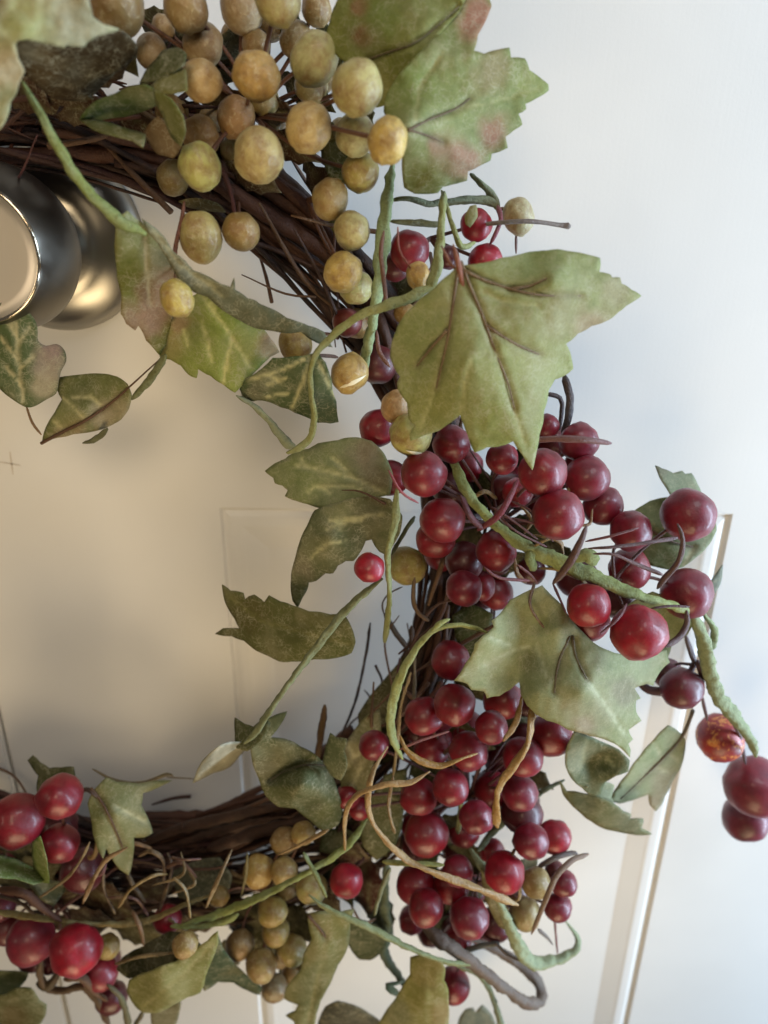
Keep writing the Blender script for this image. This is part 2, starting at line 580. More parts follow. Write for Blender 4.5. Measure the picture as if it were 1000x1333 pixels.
tape([(578, 250, 58, 8), (574, 300, 66, 9), (570, 340, 72, 10), (560, 378, 74, 11)], OLIVE)
tape([(508, 288, 54, 4), (540, 290, 55, 6), (575, 292, 56, 5)], GREY)
tape([(575, 248, 52, 5), (588, 290, 60, 5), (600, 320, 60, 6), (618, 316, 56, 6)], OLIVE)
tape([(585, 585, 52, 9), (605, 635, 60, 10), (640, 678, 66, 12), (690, 715, 70, 13), (745, 737, 72, 13), (805, 765, 72, 12), (850, 781, 70, 10), (886, 792, 66, 7), (908, 803, 60, 4)], (132, 140, 82))
tape([(700, 712, 70, 7), (690, 728, 72, 9), (697, 742, 72, 8)], (132, 142, 86))
tape([(745, 728, 74, 8), (765, 722, 76, 12), (775, 735, 74, 8)], (135, 145, 90))
tape([(902, 798, 58, 10), (915, 830, 56, 14), (922, 865, 54, 12), (935, 905, 52, 11), (958, 935, 50, 13), (978, 965, 48, 9), (984, 985, 46, 6)], (132, 140, 102))
tape([(917, 800, 54, 4), (930, 820, 48, 6), (928, 845, 44, 5)], (130, 140, 100))
tape([(498, 753, 78, 6), (455, 790, 78, 7), (410, 845, 78, 7), (365, 905, 77, 6), (335, 950, 76, 6), (318, 968, 75, 5)], (104, 108, 74))
tape([(517, 636, 80, 6), (514, 680, 82, 7), (505, 720, 82, 6), (507, 780, 78, 6), (501, 836, 70, 5)], (120, 122, 74))
stem('stem', [(540, 672, 48, 4), (522, 700, 52, 5), (510, 722, 56, 5)], (80, 84, 62), tape=True)
tape([(636, 824, 78, 4), (605, 814, 80, 5), (570, 818, 80, 6), (545, 840, 80, 7), (522, 880, 80, 8), (510, 920, 79, 8), (510, 955, 77, 8), (524, 988, 72, 5)], (138, 142, 84))
tape([(562, 822, 80, 4), (572, 812, 82, 6), (586, 806, 82, 3)], (140, 146, 84))
tape([(236, 1204, 74, 5), (290, 1188, 74, 7), (350, 1162, 75, 7), (405, 1133, 75, 6), (450, 1103, 72, 6), (478, 1066, 66, 5)], (112, 118, 58))
tape([(222, 1206, 72, 4), (260, 1206, 72, 6), (290, 1200, 72, 7), (310, 1190, 72, 5)], (110, 114, 58))
tape([(-10, 1186, 66, 5), (50, 1195, 68, 5), (120, 1203, 70, 5), (185, 1200, 70, 5), (240, 1178, 70, 5), (275, 1165, 70, 4)], (104, 88, 50))
tape([(402, 1165, 78, 4), (428, 1184, 80, 6), (480, 1207, 80, 6), (535, 1235, 78, 6), (580, 1252, 74, 5), (612, 1256, 70, 5)], (112, 116, 74))
tape([(395, 1110, 76, 4), (412, 1140, 80, 5), (425, 1168, 80, 4)], (100, 102, 50))
tape([(505, 1120, 40, 8), (500, 1170, 42, 10), (505, 1210, 44, 9), (500, 1240, 44, 9), (515, 1265, 46, 8), (532, 1290, 48, 8)], (88, 100, 80))
tape([(612, 1105, 56, 6), (635, 1140, 66, 9), (655, 1185, 70, 9), (672, 1225, 66, 11), (692, 1252, 58, 12), (722, 1250, 52, 10), (748, 1238, 48, 9), (752, 1222, 44, 6), (735, 1197, 40, 3)], (132, 138, 104))
tape([(622, 1108, 52, 6), (650, 1075, 48, 6), (700, 1035, 44, 5), (735, 1015, 42, 4)], (90, 96, 72))
tape([(595, 1258, 62, 5), (625, 1270, 58, 5), (642, 1300, 54, 6), (655, 1345, 52, 6)], (108, 116, 92))
tape([(508, 1130, 76, 4), (496, 1160, 76, 5), (487, 1192, 76, 4)], (96, 92, 62))
tape([(498, 1122, 84, 4), (535, 1124, 86, 5), (578, 1126, 86, 4)], (118, 116, 58))
tape([(590, 1010, 60, 5), (600, 1045, 60, 6), (596, 1085, 58, 5)], (104, 104, 66))
stem('stem', [(172, 520, 58, 5), (195, 494, 62, 6), (216, 462, 68, 5)], (98, 100, 62), tape=True)
stem('stem', [(108, 577, 46, 3), (124, 572, 50, 5), (140, 558, 54, 4)], (92, 92, 62), tape=True)

BR = (88, 58, 42); PUR = (92, 52, 54); GOLD = (150, 112, 52); TAN = (150, 118, 72); DK = (48, 40, 36)
def wire(pts, col=PUR, name='wire', mat=None, **k):
    if mat is M_GOLD and pts[0][1] > 1090 and pts[0][0] < 330:
        col = tuple(int(c * 0.78) for c in col)          # lower-left tendrils: browner, colour darkened to offset the light on them
        pts = [(u, v, d, r * 0.8) for u, v, d, r in pts]
    return stem(name, pts, col, mat or M_WIRE, sides=12 if mat is M_GOLD else 8, step=1.0 if mat is M_GOLD else 1.6, **k)
# twisted bark loop at the lower right
stem('vine_loop', [(545, 1200, 60, 9), (572, 1222, 66, 12), (610, 1250, 68, 11), (655, 1285, 64, 9), (685, 1305, 56, 10), (704, 1303, 48, 9), (702, 1282, 42, 9), (680, 1258, 40, 9), (645, 1236, 40, 8), (612, 1222, 40, 5)],
     (104, 90, 78), M_BARK, step=1.2, sides=12)
wire([(600, 1240, 62, 4), (625, 1232, 62, 5), (650, 1228, 60, 4)], (92, 92, 78))
wire([(645, 1228, 62, 3), (665, 1245, 60, 3), (695, 1256, 54, 3)], (70, 60, 58))
wire([(692, 1216, 78, 3), (712, 1168, 80, 5), (725, 1140, 78, 5), (745, 1120, 74, 5), (766, 1112, 70, 4)], (128, 104, 82), 'tendril')
wire([(700, 1130, 62, 4), (722, 1117, 62, 5), (745, 1110, 60, 4), (752, 1112, 60, 3)], (82, 74, 66), 'tendril')
wire([(701, 1210, 60, 4), (712, 1220, 58, 3), (720, 1230, 56, 1.5)], (110, 100, 92))
wire([(722, 1195, 58, 2.5), (724, 1220, 56, 2), (726, 1242, 54, 1.5)], (130, 90, 90))
# golden and tan dried tendrils
gw = dict(name='tendril', mat=M_GOLD)
wire([(521, 958, 84, 5), (530, 978, 88, 6), (550, 992, 90, 7), (575, 997, 90, 6), (600, 988, 90, 4), (622, 981, 88, 3)], GOLD, **gw)
wire([(696, 905, 74, 6), (692, 935, 82, 7), (686, 970, 86, 8), (666, 1000, 88, 8), (650, 1025, 88, 8), (646, 1055, 84, 8), (648, 1076, 78, 9)], GOLD, **gw)
wire([(680, 905, 74, 4), (672, 940, 80, 6), (655, 965, 84, 4)], GOLD, **gw)
wire([(449, 1107, 86, 4), (450, 1060, 88, 5), (466, 1035, 90, 6), (500, 1022, 92, 7), (535, 1018, 92, 5), (560, 1004, 90, 4)], TAN, **gw)
wire([(505, 972, 82, 4), (488, 1000, 86, 6), (480, 1030, 88, 6), (482, 1062, 88, 6), (500, 1092, 88, 6), (528, 1118, 88, 7), (560, 1134, 90, 7), (610, 1152, 90, 8), (650, 1168, 88, 8), (674, 1178, 84, 7)], TAN, **gw)
wire([(512, 1010, 78, 3), (506, 1050, 78, 4), (514, 1085, 76, 4)], (120, 92, 54), **gw)
wire([(535, 875, 60, 3), (522, 920, 62, 4), (518, 965, 64, 4), (512, 1010, 64, 4)], (140, 120, 84), **gw)
wire([(540, 850, 52, 3), (540, 890, 54, 4), (538, 930, 54, 3)], (120, 110, 90), **gw)
wire([(108, 1176, 80, 5), (120, 1148, 84, 6), (138, 1120, 86, 6), (166, 1103, 86, 3)], (142, 102, 58), **gw)
wire([(52, 1168, 74, 3), (85, 1145, 78, 4), (105, 1120, 80, 4), (117, 1096, 80, 3)], (128, 100, 60), **gw)
wire([(154, 1182, 78, 4), (170, 1158, 82, 5), (200, 1140, 82, 4), (218, 1138, 78, 3)], (140, 112, 58), **gw)
wire([(226, 1142, 80, 3), (242, 1160, 82, 4), (248, 1195, 82, 4)], (142, 120, 74), **gw)
wire([(268, 1182, 80, 4), (284, 1145, 82, 6), (302, 1106, 76, 4)], (136, 108, 66), **gw)
wire([(314, 1168, 72, 3), (320, 1140, 72, 4), (322, 1110, 70, 3)], (118, 110, 56), **gw)
wire([(362, 1113, 74, 3), (395, 1098, 76, 4), (428, 1080, 76, 4)], (136, 106, 64), **gw)
wire([(218, 1110, 60, 4), (224, 1130, 64, 5), (216, 1160, 64, 5), (206, 1190, 60, 4)], (78, 50, 34), **gw)
wire([(180, 1115, 60, 4), (196, 1108, 66, 5), (212, 1120, 66, 5), (214, 1150, 62, 4)], (84, 54, 36), **gw)
wire([(135, 1135, 66, 3), (136, 1160, 66, 4), (150, 1190, 64, 3)], (96, 74, 60), **gw)
wire([(160, 1120, 54, 5), (172, 1150, 58, 5), (190, 1175, 58, 4)], (60, 36, 24), **gw)
wire([(150, 1255, 78, 4), (185, 1245, 80, 5), (235, 1240, 80, 3)], (112, 92, 46), **gw)
# inner twigs
wire([(423, 918, 42, 5), (419, 950, 42, 6), (412, 992, 40, 5)], (98, 74, 42), 'twig', M_BARK)
wire([(482, 811, 22, 3), (476, 855, 22, 2.5), (462, 915, 22, 2.5), (444, 958, 24, 2)], (40, 34, 32), 'twig', M_BARK)
wire([(500, 798, 34, 3.5), (517, 826, 36, 5), (536, 852, 38, 4)], (74, 64, 50), 'twig', M_BARK)
wire([(500, 800, 40, 1.5), (498, 785, 42, 1.5), (508, 772, 42, 1.5), (524, 764, 42, 1.5)], (78, 70, 66), 'twig', M_BARK)
wire([(540, 752, 66, 3), (538, 780, 64, 4), (545, 798, 62, 4), (558, 808, 58, 4)], (96, 74, 48), 'twig', M_BARK)
wire([(536, 815, 40, 5), (536, 850, 40, 5)], (78, 60, 46), 'twig', M_BARK)
wire([(486, 920, 24, 2), (480, 905, 24, 1.6), (474, 898, 24, 1.4)], (80, 66, 50), 'twig', M_BARK)
wire([(240, 262, 66, 3), (236, 290, 68, 4), (228, 325, 70, 4), (230, 365, 70, 3)], (112, 68, 46))
wire([(500, 300, 72, 3), (496, 330, 74, 4), (502, 385, 70, 4), (503, 400, 68, 3)], (108, 70, 48))
wire([(490, 430, 60, 3), (494, 458, 62, 4), (508, 478, 64, 3)], (112, 72, 56))
wire([(518, 295, 66, 2), (520, 325, 68, 2), (535, 350, 70, 2)], (140, 74, 60))
wire([(590, 318, 90, 3), (596, 340, 92, 5), (600, 360, 92, 5), (606, 385, 92, 3)], (140, 84, 58))
wire([(575, 320, 88, 2.5), (588, 345, 90, 3), (598, 352, 90, 3)], (142, 90, 66))
wire([(735, 488, 44, 6), (742, 515, 46, 7), (740, 545, 46, 7), (733, 568, 44, 6)], (78, 74, 76), 'twig', M_BARK)
wire([(708, 513, 42, 3), (724, 515, 42, 4), (732, 525, 42, 4), (728, 560, 42, 4)], (82, 72, 74), 'twig', M_BARK)
wire([(694, 573, 74, 5), (730, 571, 78, 6), (765, 573, 80, 6), (796, 577, 78, 4)], (122, 84, 82))
wire([(612, 294, 46, 3), (650, 290, 52, 4), (690, 288, 54, 4), (730, 293, 52, 4), (740, 294, 52, 6), (743, 293, 52, 4)], (122, 112, 104))
wire([(672, 304, 44, 2.5), (672, 330, 42, 2.2)], (110, 88, 84))
wire([(648, 268, 46, 5), (652, 285, 50, 4), (645, 305, 52, 4), (638, 318, 50, 3)], (124, 56, 66))
# stalks around the right spray
for pts in ([(764, 684, 92, 4), (756, 705, 94, 6), (742, 732, 92, 7), (720, 760, 84, 4)],):
    wire(pts, (88, 58, 50))
wire([(700, 702, 80, 2), (660, 672, 84, 2), (640, 660, 80, 2)])
wire([(712, 712, 78, 2), (670, 690, 84, 2), (645, 665, 80, 2)])
wire([(735, 700, 76, 2), (690, 680, 82, 2), (650, 672, 80, 1.6)])
wire([(720, 705, 76, 2.4), (695, 668, 78, 2), (665, 652, 76, 2)])
wire([(622, 690, 84, 5), (648, 672, 88, 6), (665, 645, 86, 5), (674, 625, 80, 4)], (110, 32, 44))
wire([(600, 645, 84, 4), (612, 672, 88, 6), (628, 688, 86, 5)], (78, 24, 36))
wire([(762, 705, 80, 2), (795, 698, 84, 2.5), (832, 687, 84, 2)], (110, 62, 66))
wire([(766, 714, 80, 2.5), (800, 712, 82, 3), (845, 706, 80, 3.5), (882, 700, 76, 4)], (84, 54, 54))
wire([(772, 721, 80, 2), (800, 722, 82, 2.6), (830, 735, 80, 3.5), (862, 748, 76, 4)], (98, 66, 64))
wire([(882, 682, 82, 3), (889, 702, 84, 4), (884, 730, 82, 5), (866, 752, 78, 5), (856, 766, 74, 4)], (88, 62, 56))
wire([(848, 792, 76, 2), (872, 789, 76, 2.5), (898, 790, 76, 2)], (82, 48, 50))
wire([(894, 795, 66, 4), (894, 812, 66, 5), (884, 830, 68, 6), (866, 842, 72, 4)], (84, 60, 58))
wire([(782, 824, 92, 2), (805, 805, 92, 2.5), (816, 786, 84, 2.5)], (98, 50, 56))
wire([(674, 735, 80, 2.5), (690, 748, 78, 2.5), (700, 760, 74, 2)], (104, 58, 56))
wire([(630, 738, 84, 2), (650, 752, 84, 3), (690, 756, 80, 3)], (104, 50, 54))
wire([(720, 760, 76, 3), (730, 782, 80, 2), (738, 800, 82, 1.5)], (86, 44, 46))
wire([(893, 828, 48, 4), (900, 850, 48, 5), (906, 865, 48, 4)], (86, 74, 80))
wire([(906, 860, 48, 5), (899, 875, 46, 5), (893, 890, 44, 3)], (76, 62, 66))
wire([(908, 860, 50, 5), (914, 882, 50, 5), (912, 905, 48, 4)], (80, 52, 60))
wire([(914, 906, 44, 3), (918, 925, 42, 3), (921, 938, 42, 2.5)], (104, 76, 78))
wire([(945, 925, 46, 2.5), (962, 955, 42, 3.5), (971, 995, 40, 3)], (82, 66, 72))
wire([(830, 886, 44, 5), (845, 898, 46, 8), (868, 900, 48, 7), (882, 896, 48, 4)], (70, 40, 50), 'stem')
wire([(548, 1006, 84, 2.5), (520, 976, 84, 2.5), (545, 965, 84, 2.5), (585, 952, 82, 2)][1:], (136, 78, 70))
wire([(506, 612, 84, 2), (522, 640, 88, 2.5), (545, 655, 88, 2)], (150, 70, 74))
# short vines under the lower left berries
wire([(54, 1248, 64, 4), (52, 1268, 64, 6), (60, 1285, 62, 6), (80, 1290, 62, 6), (108, 1285, 62, 6), (128, 1305, 60, 6), (142, 1335, 58, 6)], (92, 74, 54), 'vine', M_BARK)
wire([(48, 1280, 60, 6), (62, 1284, 62, 8), (76, 1268, 62, 5)], (84, 74, 56), 'vine', M_BARK)
wire([(84, 1275, 66, 6), (105, 1272, 68, 7), (122, 1290, 66, 5), (140, 1303, 62, 4)], (104, 78, 58), 'vine', M_BARK)
wire([(140, 1282, 66, 4), (158, 1300, 66, 5), (168, 1335, 62, 6)], (92, 88, 58), 'vine', M_BARK)
wire([(186, 1318, 58, 4), (176, 1335, 56, 4)], (92, 88, 58), 'vine', M_BARK)
wire([(-5, 1158, 70, 5), (30, 1162, 72, 7), (50, 1178, 70, 6), (80, 1200, 70, 4)], (70, 40, 26), 'vine', M_BARK)
wire([(-5, 1165, 66, 3), (25, 1175, 68, 3), (45, 1190, 68, 3)], (56, 42, 32), 'vine', M_BARK)
wire([(104, 1030, 60, 4), (115, 1028, 64, 4), (126, 1038, 66, 3)], (70, 54, 44))
# loose second bundle of twigs under the lower ring
random.seed(5)
for i in range(34):
    du, dv = random.uniform(-30, 20), random.uniform(-42, 46)
    t0 = random.uniform(0, 0.55); t1 = random.uniform(t0 + 0.3, 1.0)
    line = [(-60, 1180), (60, 1172), (190, 1168), (320, 1160), (430, 1130), (510, 1060), (552, 960)]
    pts = []
    for k in range(6):
        f = (t0 + (t1 - t0) * k / 5) * (len(line) - 1)
        a_ = min(int(f), len(line) - 2); g_ = f - a_
        u = line[a_][0] * (1 - g_) + line[a_ + 1][0] * g_ + du * (0.4 + 0.6 * g_) + random.uniform(-9, 9)
        v = line[a_][1] * (1 - g_) + line[a_ + 1][1] * g_ + dv + random.uniform(-12, 12)
        pts.append((u, v, 30 + random.uniform(-12, 14) + 0.1 * dv, random.uniform(2, 5)))
    wire(pts, random.choice([(58, 38, 28), (74, 48, 34), (46, 32, 26), (84, 60, 42)]), 'twig', M_BARK)
for i in range(26):
    u, v = random.choice([(random.uniform(60, 270), random.uniform(1105, 1200)), (random.uniform(470, 700), random.uniform(900, 1200)), (random.uniform(600, 800), random.uniform(640, 780))])
    L, a_ = random.uniform(30, 80), random.uniform(0, 6.28)
    b_ = random.uniform(-1.2, 1.2)
    d_ = random.uniform(50, 76)
    pts = [(u, v, d_, 3.2), (u + L * 0.4 * math.cos(a_), v + L * 0.4 * math.sin(a_), d_ + 5, 4), (u + L * 0.8 * math.cos(a_ + b_), v + L * 0.8 * math.sin(a_ + b_), d_ + 3, 2.4)]
    wire(pts, random.choice([(120, 90, 56), (96, 66, 48), (104, 60, 58), (134, 108, 64)]), 'tendril', M_GOLD if i % 3 else M_WIRE)
# dark dry tangle behind the cream berries, top left
random.seed(9)
for i in range(40):
    u, v = random.uniform(-20, 260), random.uniform(40, 165)
    L, a_ = random.uniform(60, 150), random.choice((0.25, 0.4, 0.1, -0.5, 2.2)) + random.uniform(-0.4, 0.4)
    d_ = random.uniform(26, 56)
    b_ = random.uniform(-0.5, 0.5)
    pts = [(u - L * 0.5 * math.cos(a_), v - L * 0.5 * math.sin(a_), d_, 3), (u, v + 14 * b_, d_ + random.uniform(-4, 6), random.uniform(3, 5.5)), (u + L * 0.5 * math.cos(a_ + b_), v + L * 0.5 * math.sin(a_ + b_), d_ + random.uniform(-6, 6), 2)]
    wire(pts, random.choice([(64, 38, 28), (50, 32, 26), (86, 50, 36), (74, 60, 40), (98, 58, 46)]), 'twig', M_BARK)
# heavy broken stub of the ring, lower left
for pts in ([(186, 1099, 34, 6), (225, 1082, 38, 8), (280, 1068, 40, 9), (330, 1056, 40, 9), (400, 1045, 38, 8)],
            [(195, 1104, 30, 5), (240, 1096, 34, 8), (300, 1078, 36, 8), (360, 1066, 36, 7)],
            [(270, 1106, 42, 9), (310, 1092, 44, 11), (360, 1076, 44, 10), (420, 1062, 40, 8)],
            [(236, 1078, 42, 3), (238, 1072, 42, 4)]):
    wire(pts, (58, 38, 28), 'twig', M_BARK)
wire([(30, 1014, 30, 1.2), (217, 1012, 40, 1.4)][1:] + [(236, 1013, 40, 1.2), (254, 1014, 40, 1)], (110, 96, 66))
wire([(120, 1001, 52, 1.6), (150, 1016, 52, 3.0), (185, 1019, 50, 2.6), (217, 1008, 48, 3.5), (226, 1011, 46, 1.5)], (104, 94, 62), 'stem')
wire([(34, 528, 48, 2), (42, 550, 46, 2.2), (54, 566, 46, 2)], (128, 98, 62))
wire([(405, 463, 76, 3), (425, 463, 66, 3.5), (440, 465, 60, 3)], (86, 62, 50))

# --- leaves: outline at photo pixels, standing at given depths off the door
def rbf(ctrl):
    X = np.array([(c[0], c[1]) for c in ctrl], float)
    f = np.array([c[2] for c in ctrl], float)
    n = len(X)
    if n == 1:
        return lambda q: np.full(len(q), f[0])
    if n == 2:
        X = np.vstack([X, X.mean(0) + np.array([-(X[1] - X[0])[1], (X[1] - X[0])[0]])])
        f = np.append(f, f.mean())
        n = 3
    K = np.linalg.norm(X[:, None] - X[None], axis=2)
    Pm = np.hstack([np.ones((n, 1)), X / 100])
    A = np.zeros((n + 3, n + 3))
    A[:n, :n] = K
    A[:n, n:] = Pm
    A[n:, :n] = Pm.T
    s = np.linalg.lstsq(A, np.append(f, np.zeros(3)), rcond=None)[0]
    def fn(q):
        K2 = np.sqrt(((q[:, None] - X[None]) ** 2).sum(2) + 36) - 0.0
        return K2 @ s[:n] + np.hstack([np.ones((len(q), 1)), q / 100]) @ s[n:]
    return fn

def seg_dist(q, line):
    best = np.full(len(q), 1e9)
    for a, b in zip(line[:-1], line[1:]):
        a = np.array(a[:2], float); b = np.array(b[:2], float)
        ab = b - a
        t = np.clip(((q - a) @ ab) / max(ab @ ab, 1e-9), 0, 1)
        best = np.minimum(best, np.linalg.norm(q - (a + t[:, None] * ab), axis=1))
    return best

LEAVES = []
def leaf(outline, ctrl, color, patches=(), ribs=(), prints=(), crinkle=1.2, crease=0.9, rib_col=(92, 66, 46), rib_r=3.2, grid=4.0, label=None, smooth=False, print_col=(196, 190, 150), vein_auto=False):
    sd = random.uniform(0, 200)
    if smooth:
        cl = list(outline) + [outline[0]]
        o2 = [tuple(p) for p in catmull([(a, b, 0) for a, b in cl], 4.0)][:-1]
        out = [(p[0], p[1]) for p in o2]
    else:
        out = []
        n = len(outline)
        for i in range(n):
            a, b = outline[i], outline[(i + 1) % n]
            L = math.hypot(b[0] - a[0], b[1] - a[1])
            k = max(1, int(L / 4.5))
            # edges bow outward a touch between teeth
            for j in range(k):
                t = j / k
                w_ = 0.06 * L * math.sin(math.pi * t) * (0.5 + noise.noise((i, sd, t)))
                nx, ny = (b[1] - a[1]) / max(L, 1e-6), -(b[0] - a[0]) / max(L, 1e-6)
                out.append((a[0] + (b[0] - a[0]) * t + nx * w_, a[1] + (b[1] - a[1]) * t + ny * w_))
    oa = np.array(out)
    pts = [Vector(p) for p in out]
    nb = len(pts)
    lo, hi = oa.min(0), oa.max(0)
    gx = np.arange(lo[0], hi[0], grid)
    gy = np.arange(lo[1], hi[1], grid)
    G = np.array([(x + random.uniform(-1, 1), y + random.uniform(-1, 1)) for x in gx for y in gy])
    # inside test
    ins = np.zeros(len(G), bool)
    j = nb - 1
    for i in range(nb):
        xi, yi = oa[i]; xj, yj = oa[j]
        c = ((yi > G[:, 1]) != (yj > G[:, 1])) & (G[:, 0] < (xj - xi) * (G[:, 1] - yi) / (yj - yi + 1e-12) + xi)
        ins ^= c
        j = i
    bd = seg_dist(G, list(map(tuple, oa)) + [tuple(oa[0])])
    G = G[ins & (bd > 2.2)]
    pts += [Vector(p) for p in G]
    r = delaunay_2d_cdt(pts, [(i, (i + 1) % nb) for i in range(nb)], [], 1, 1e-5)
    q = np.array([(v.x, v.y) for v in r[0]])
    faces = r[2]
    dep = rbf(ctrl)(q)
    crinkle *= 0.6
    size = float(np.linalg.norm(hi - lo))
    for i, (x, y) in enumerate(q):
        dep[i] += crinkle * noise.noise((x * 0.022 + sd, y * 0.022, 0)) + 0.35 * crinkle * noise.noise((x * 0.07, y * 0.07 + sd, 4))
    edge = seg_dist(q, list(map(tuple, oa)) + [tuple(oa[0])])
    dep -= 0.6 * np.exp(-(edge / 5) ** 2) * np.array([0.3 + noise.noise((x * 0.05, y * 0.05, sd)) for x, y in q])
    alln = list(ribs) + list(prints)
    for ln in ribs:
        dep -= crease * np.exp(-(seg_dist(q, ln) / 4.5) ** 2)
    for ln in prints:
        dep -= 0.4 * crease * np.exp(-(seg_dist(q, ln) / 3.5) ** 2) * 1.4
    # base colour of the printed cloth
    cb = np.tile(np.array(lin(color)), (len(q), 1))
    for (u, v, rad, c) in patches:
        nz = np.array([noise.noise((x * 0.03 + sd, y * 0.03, 9)) + 0.5 * noise.noise((x * 0.09 + sd, y * 0.09, 2)) for x, y in q])
        wgt = np.clip(1.35 * np.exp(-((q[:, 0] - u) ** 2 + (q[:, 1] - v) ** 2) / rad ** 2) + 0.55 * nz - 0.12, 0, 0.78)
        wgt *= np.exp(-((q[:, 0] - u) ** 2 + (q[:, 1] - v) ** 2) / (2.2 * rad) ** 2)
        cb = cb * (1 - wgt[:, None]) + np.array(lin(c)) * wgt[:, None]
    for ln in prints:
        nz = np.array([noise.noise((x * 0.11 + sd, y * 0.11, 3)) for x, y in q])
        wgt = np.clip(np.exp(-(seg_dist(q, ln) / 2.1) ** 2) * (1.0 + 0.9 * nz), 0, 0.85)
        cb = cb * (1 - wgt[:, None]) + np.array(lin(print_col)) * wgt[:, None]
    for ln in ribs:
        wgt = 0.45 * np.exp(-(seg_dist(q, ln) / 5) ** 2)
        cb = cb * (1 - wgt[:, None]) + np.array(lin(rib_col)) * wgt[:, None]
    lum = cb @ np.array([0.3, 0.6, 0.1])
    cb = (cb * 0.92 + lum[:, None] * np.array([0.08, 0.08, 0.07])) * 1.14
    if hi[0] < 530 and 370 < lo[1] < 800:      # leaves round the opening: colour brightened to make up for weak light there
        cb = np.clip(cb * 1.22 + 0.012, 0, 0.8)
    W = [P(x, y, d) for (x, y), d in zip(q, dep)]
    cen = sum(W, Vector()) / len(W)
    me = pydata('leaf', [p - cen for p in W], faces)
    ca = me.color_attributes.new('Col', 'FLOAT_COLOR', 'POINT')
    ca.data.foreach_set('color', np.hstack([cb, np.ones((len(cb), 1))]).astype(np.float32).ravel())
    bm = bmesh.new(); bm.from_mesh(me)
    bmesh.ops.recalc_face_normals(bm, faces=bm.faces)
    bm.faces.ensure_lookup_table()
    if sum(f.normal.y for f in bm.faces) > 0:
        bmesh.ops.reverse_faces(bm, faces=bm.faces)
    bm.to_mesh(me); bm.free()
    o = mesh_obj('leaf', me, M_LEAF, wreath, cen - RC)
    so = o.modifiers.new('cloth', 'SOLIDIFY')
    so.thickness = 0.0003
    so.offset = 0
    if label:
        o['label'] = label
    dfn = rbf(ctrl)
    for ln in ribs:
        P4 = []
        for i, p in enumerate(ln):
            d = float(dfn(np.array([[p[0], p[1]]], float))[0]) - 0.30
            rr = 0.66 * rib_r * (1 - 0.65 * i / max(1, len(ln) - 1))
            a = P(p[0], p[1], d) - cen
            P4.append((a.x, a.y, a.z, rr * pxm(p[0], p[1], d)))
        path = catmull(P4, 2.0 * MM)
        V, F = tube_geo([tuple(p) for p in path], 8, lambda s, a, t: 1 + 0.2 * noise.noise((s * 300, math.cos(a), math.sin(a))))
        ro = mesh_obj('rib', pydata('rib', V, F), M_BARK, o)
        ro.color = (*lin(rib_col), 1)
    return o

SAGE = (142, 146, 92); PALE = (150, 156, 118); PINK = (158, 112, 98); MAUVE = (146, 124, 112); DGREEN = (72, 84, 44)
# large pale leaf near the camera, top left
leaf([(118, -30), (116, 0), (121, 22), (135, 32), (156, 38), (140, 43), (125, 47), (113, 55), (111, 60), (95, 60), (85, 58), (84, 62), (70, 58), (52, 54), (36, 51), (24, 52), (20, 58), (24, 76), (32, 92), (25, 108), (22, 120), (14, 132), (10, 152), (0, 168), (-40, 175), (-90, 120), (-100, 20), (-70, -50), (20, -60)],
     [(116, 0, 108), (25, 55, 112), (0, 168, 104), (-100, 20, 112), (156, 38, 100), (20, -60, 108)], (158, 158, 118),
     [(10, 90, 30, (176, 160, 130)), (30, 25, 30, (158, 164, 104)), (100, 20, 40, (146, 138, 112)), (-10, 10, 22, (120, 104, 70))], crinkle=3, label='large pale grey green leaf at the top of the wreath beside the knob')
# dark leaf in the shade under it
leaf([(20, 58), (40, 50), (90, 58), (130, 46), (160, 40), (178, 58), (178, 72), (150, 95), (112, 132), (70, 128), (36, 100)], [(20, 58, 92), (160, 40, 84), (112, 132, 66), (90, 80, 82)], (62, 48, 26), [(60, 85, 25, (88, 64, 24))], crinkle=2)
# green bracts top left
G1 = (74, 92, 34)
leaf([(103, 156), (112, 142), (128, 130), (150, 122), (168, 113), (190, 110), (203, 118), (204, 136), (185, 145), (150, 153)], [(103, 156, 74), (203, 118, 82), (204, 136, 72), (150, 122, 76)], G1, crinkle=1.4)
leaf([(103, 155), (135, 158), (160, 166), (190, 175), (186, 192), (172, 183), (145, 176), (120, 168)], [(103, 155, 74), (190, 175, 76), (172, 183, 80)], (92, 94, 40), crinkle=1)
leaf([(182, 108), (190, 92), (212, 66), (232, 62), (243, 70), (240, 84), (222, 96), (200, 106)], [(182, 108, 76), (232, 62, 72), (240, 84, 78)], (78, 80, 38), crinkle=1)
leaf([(196, 112), (220, 96), (242, 90), (244, 118), (222, 122), (205, 120)], [(196, 112, 80), (242, 90, 78), (222, 122, 84)], (112, 108, 50), crinkle=1)
leaf([(200, 116), (222, 128), (238, 150), (242, 170), (236, 190), (222, 176), (212, 150), (202, 134)], [(200, 116, 82), (242, 170, 80), (212, 150, 78)], (98, 104, 44), crinkle=1)
leaf([(186, 172), (206, 150), (226, 168), (238, 190), (226, 206), (204, 200)], [(186, 172, 66), (238, 190, 68), (206, 150, 68)], (112, 84, 52), crinkle=1)
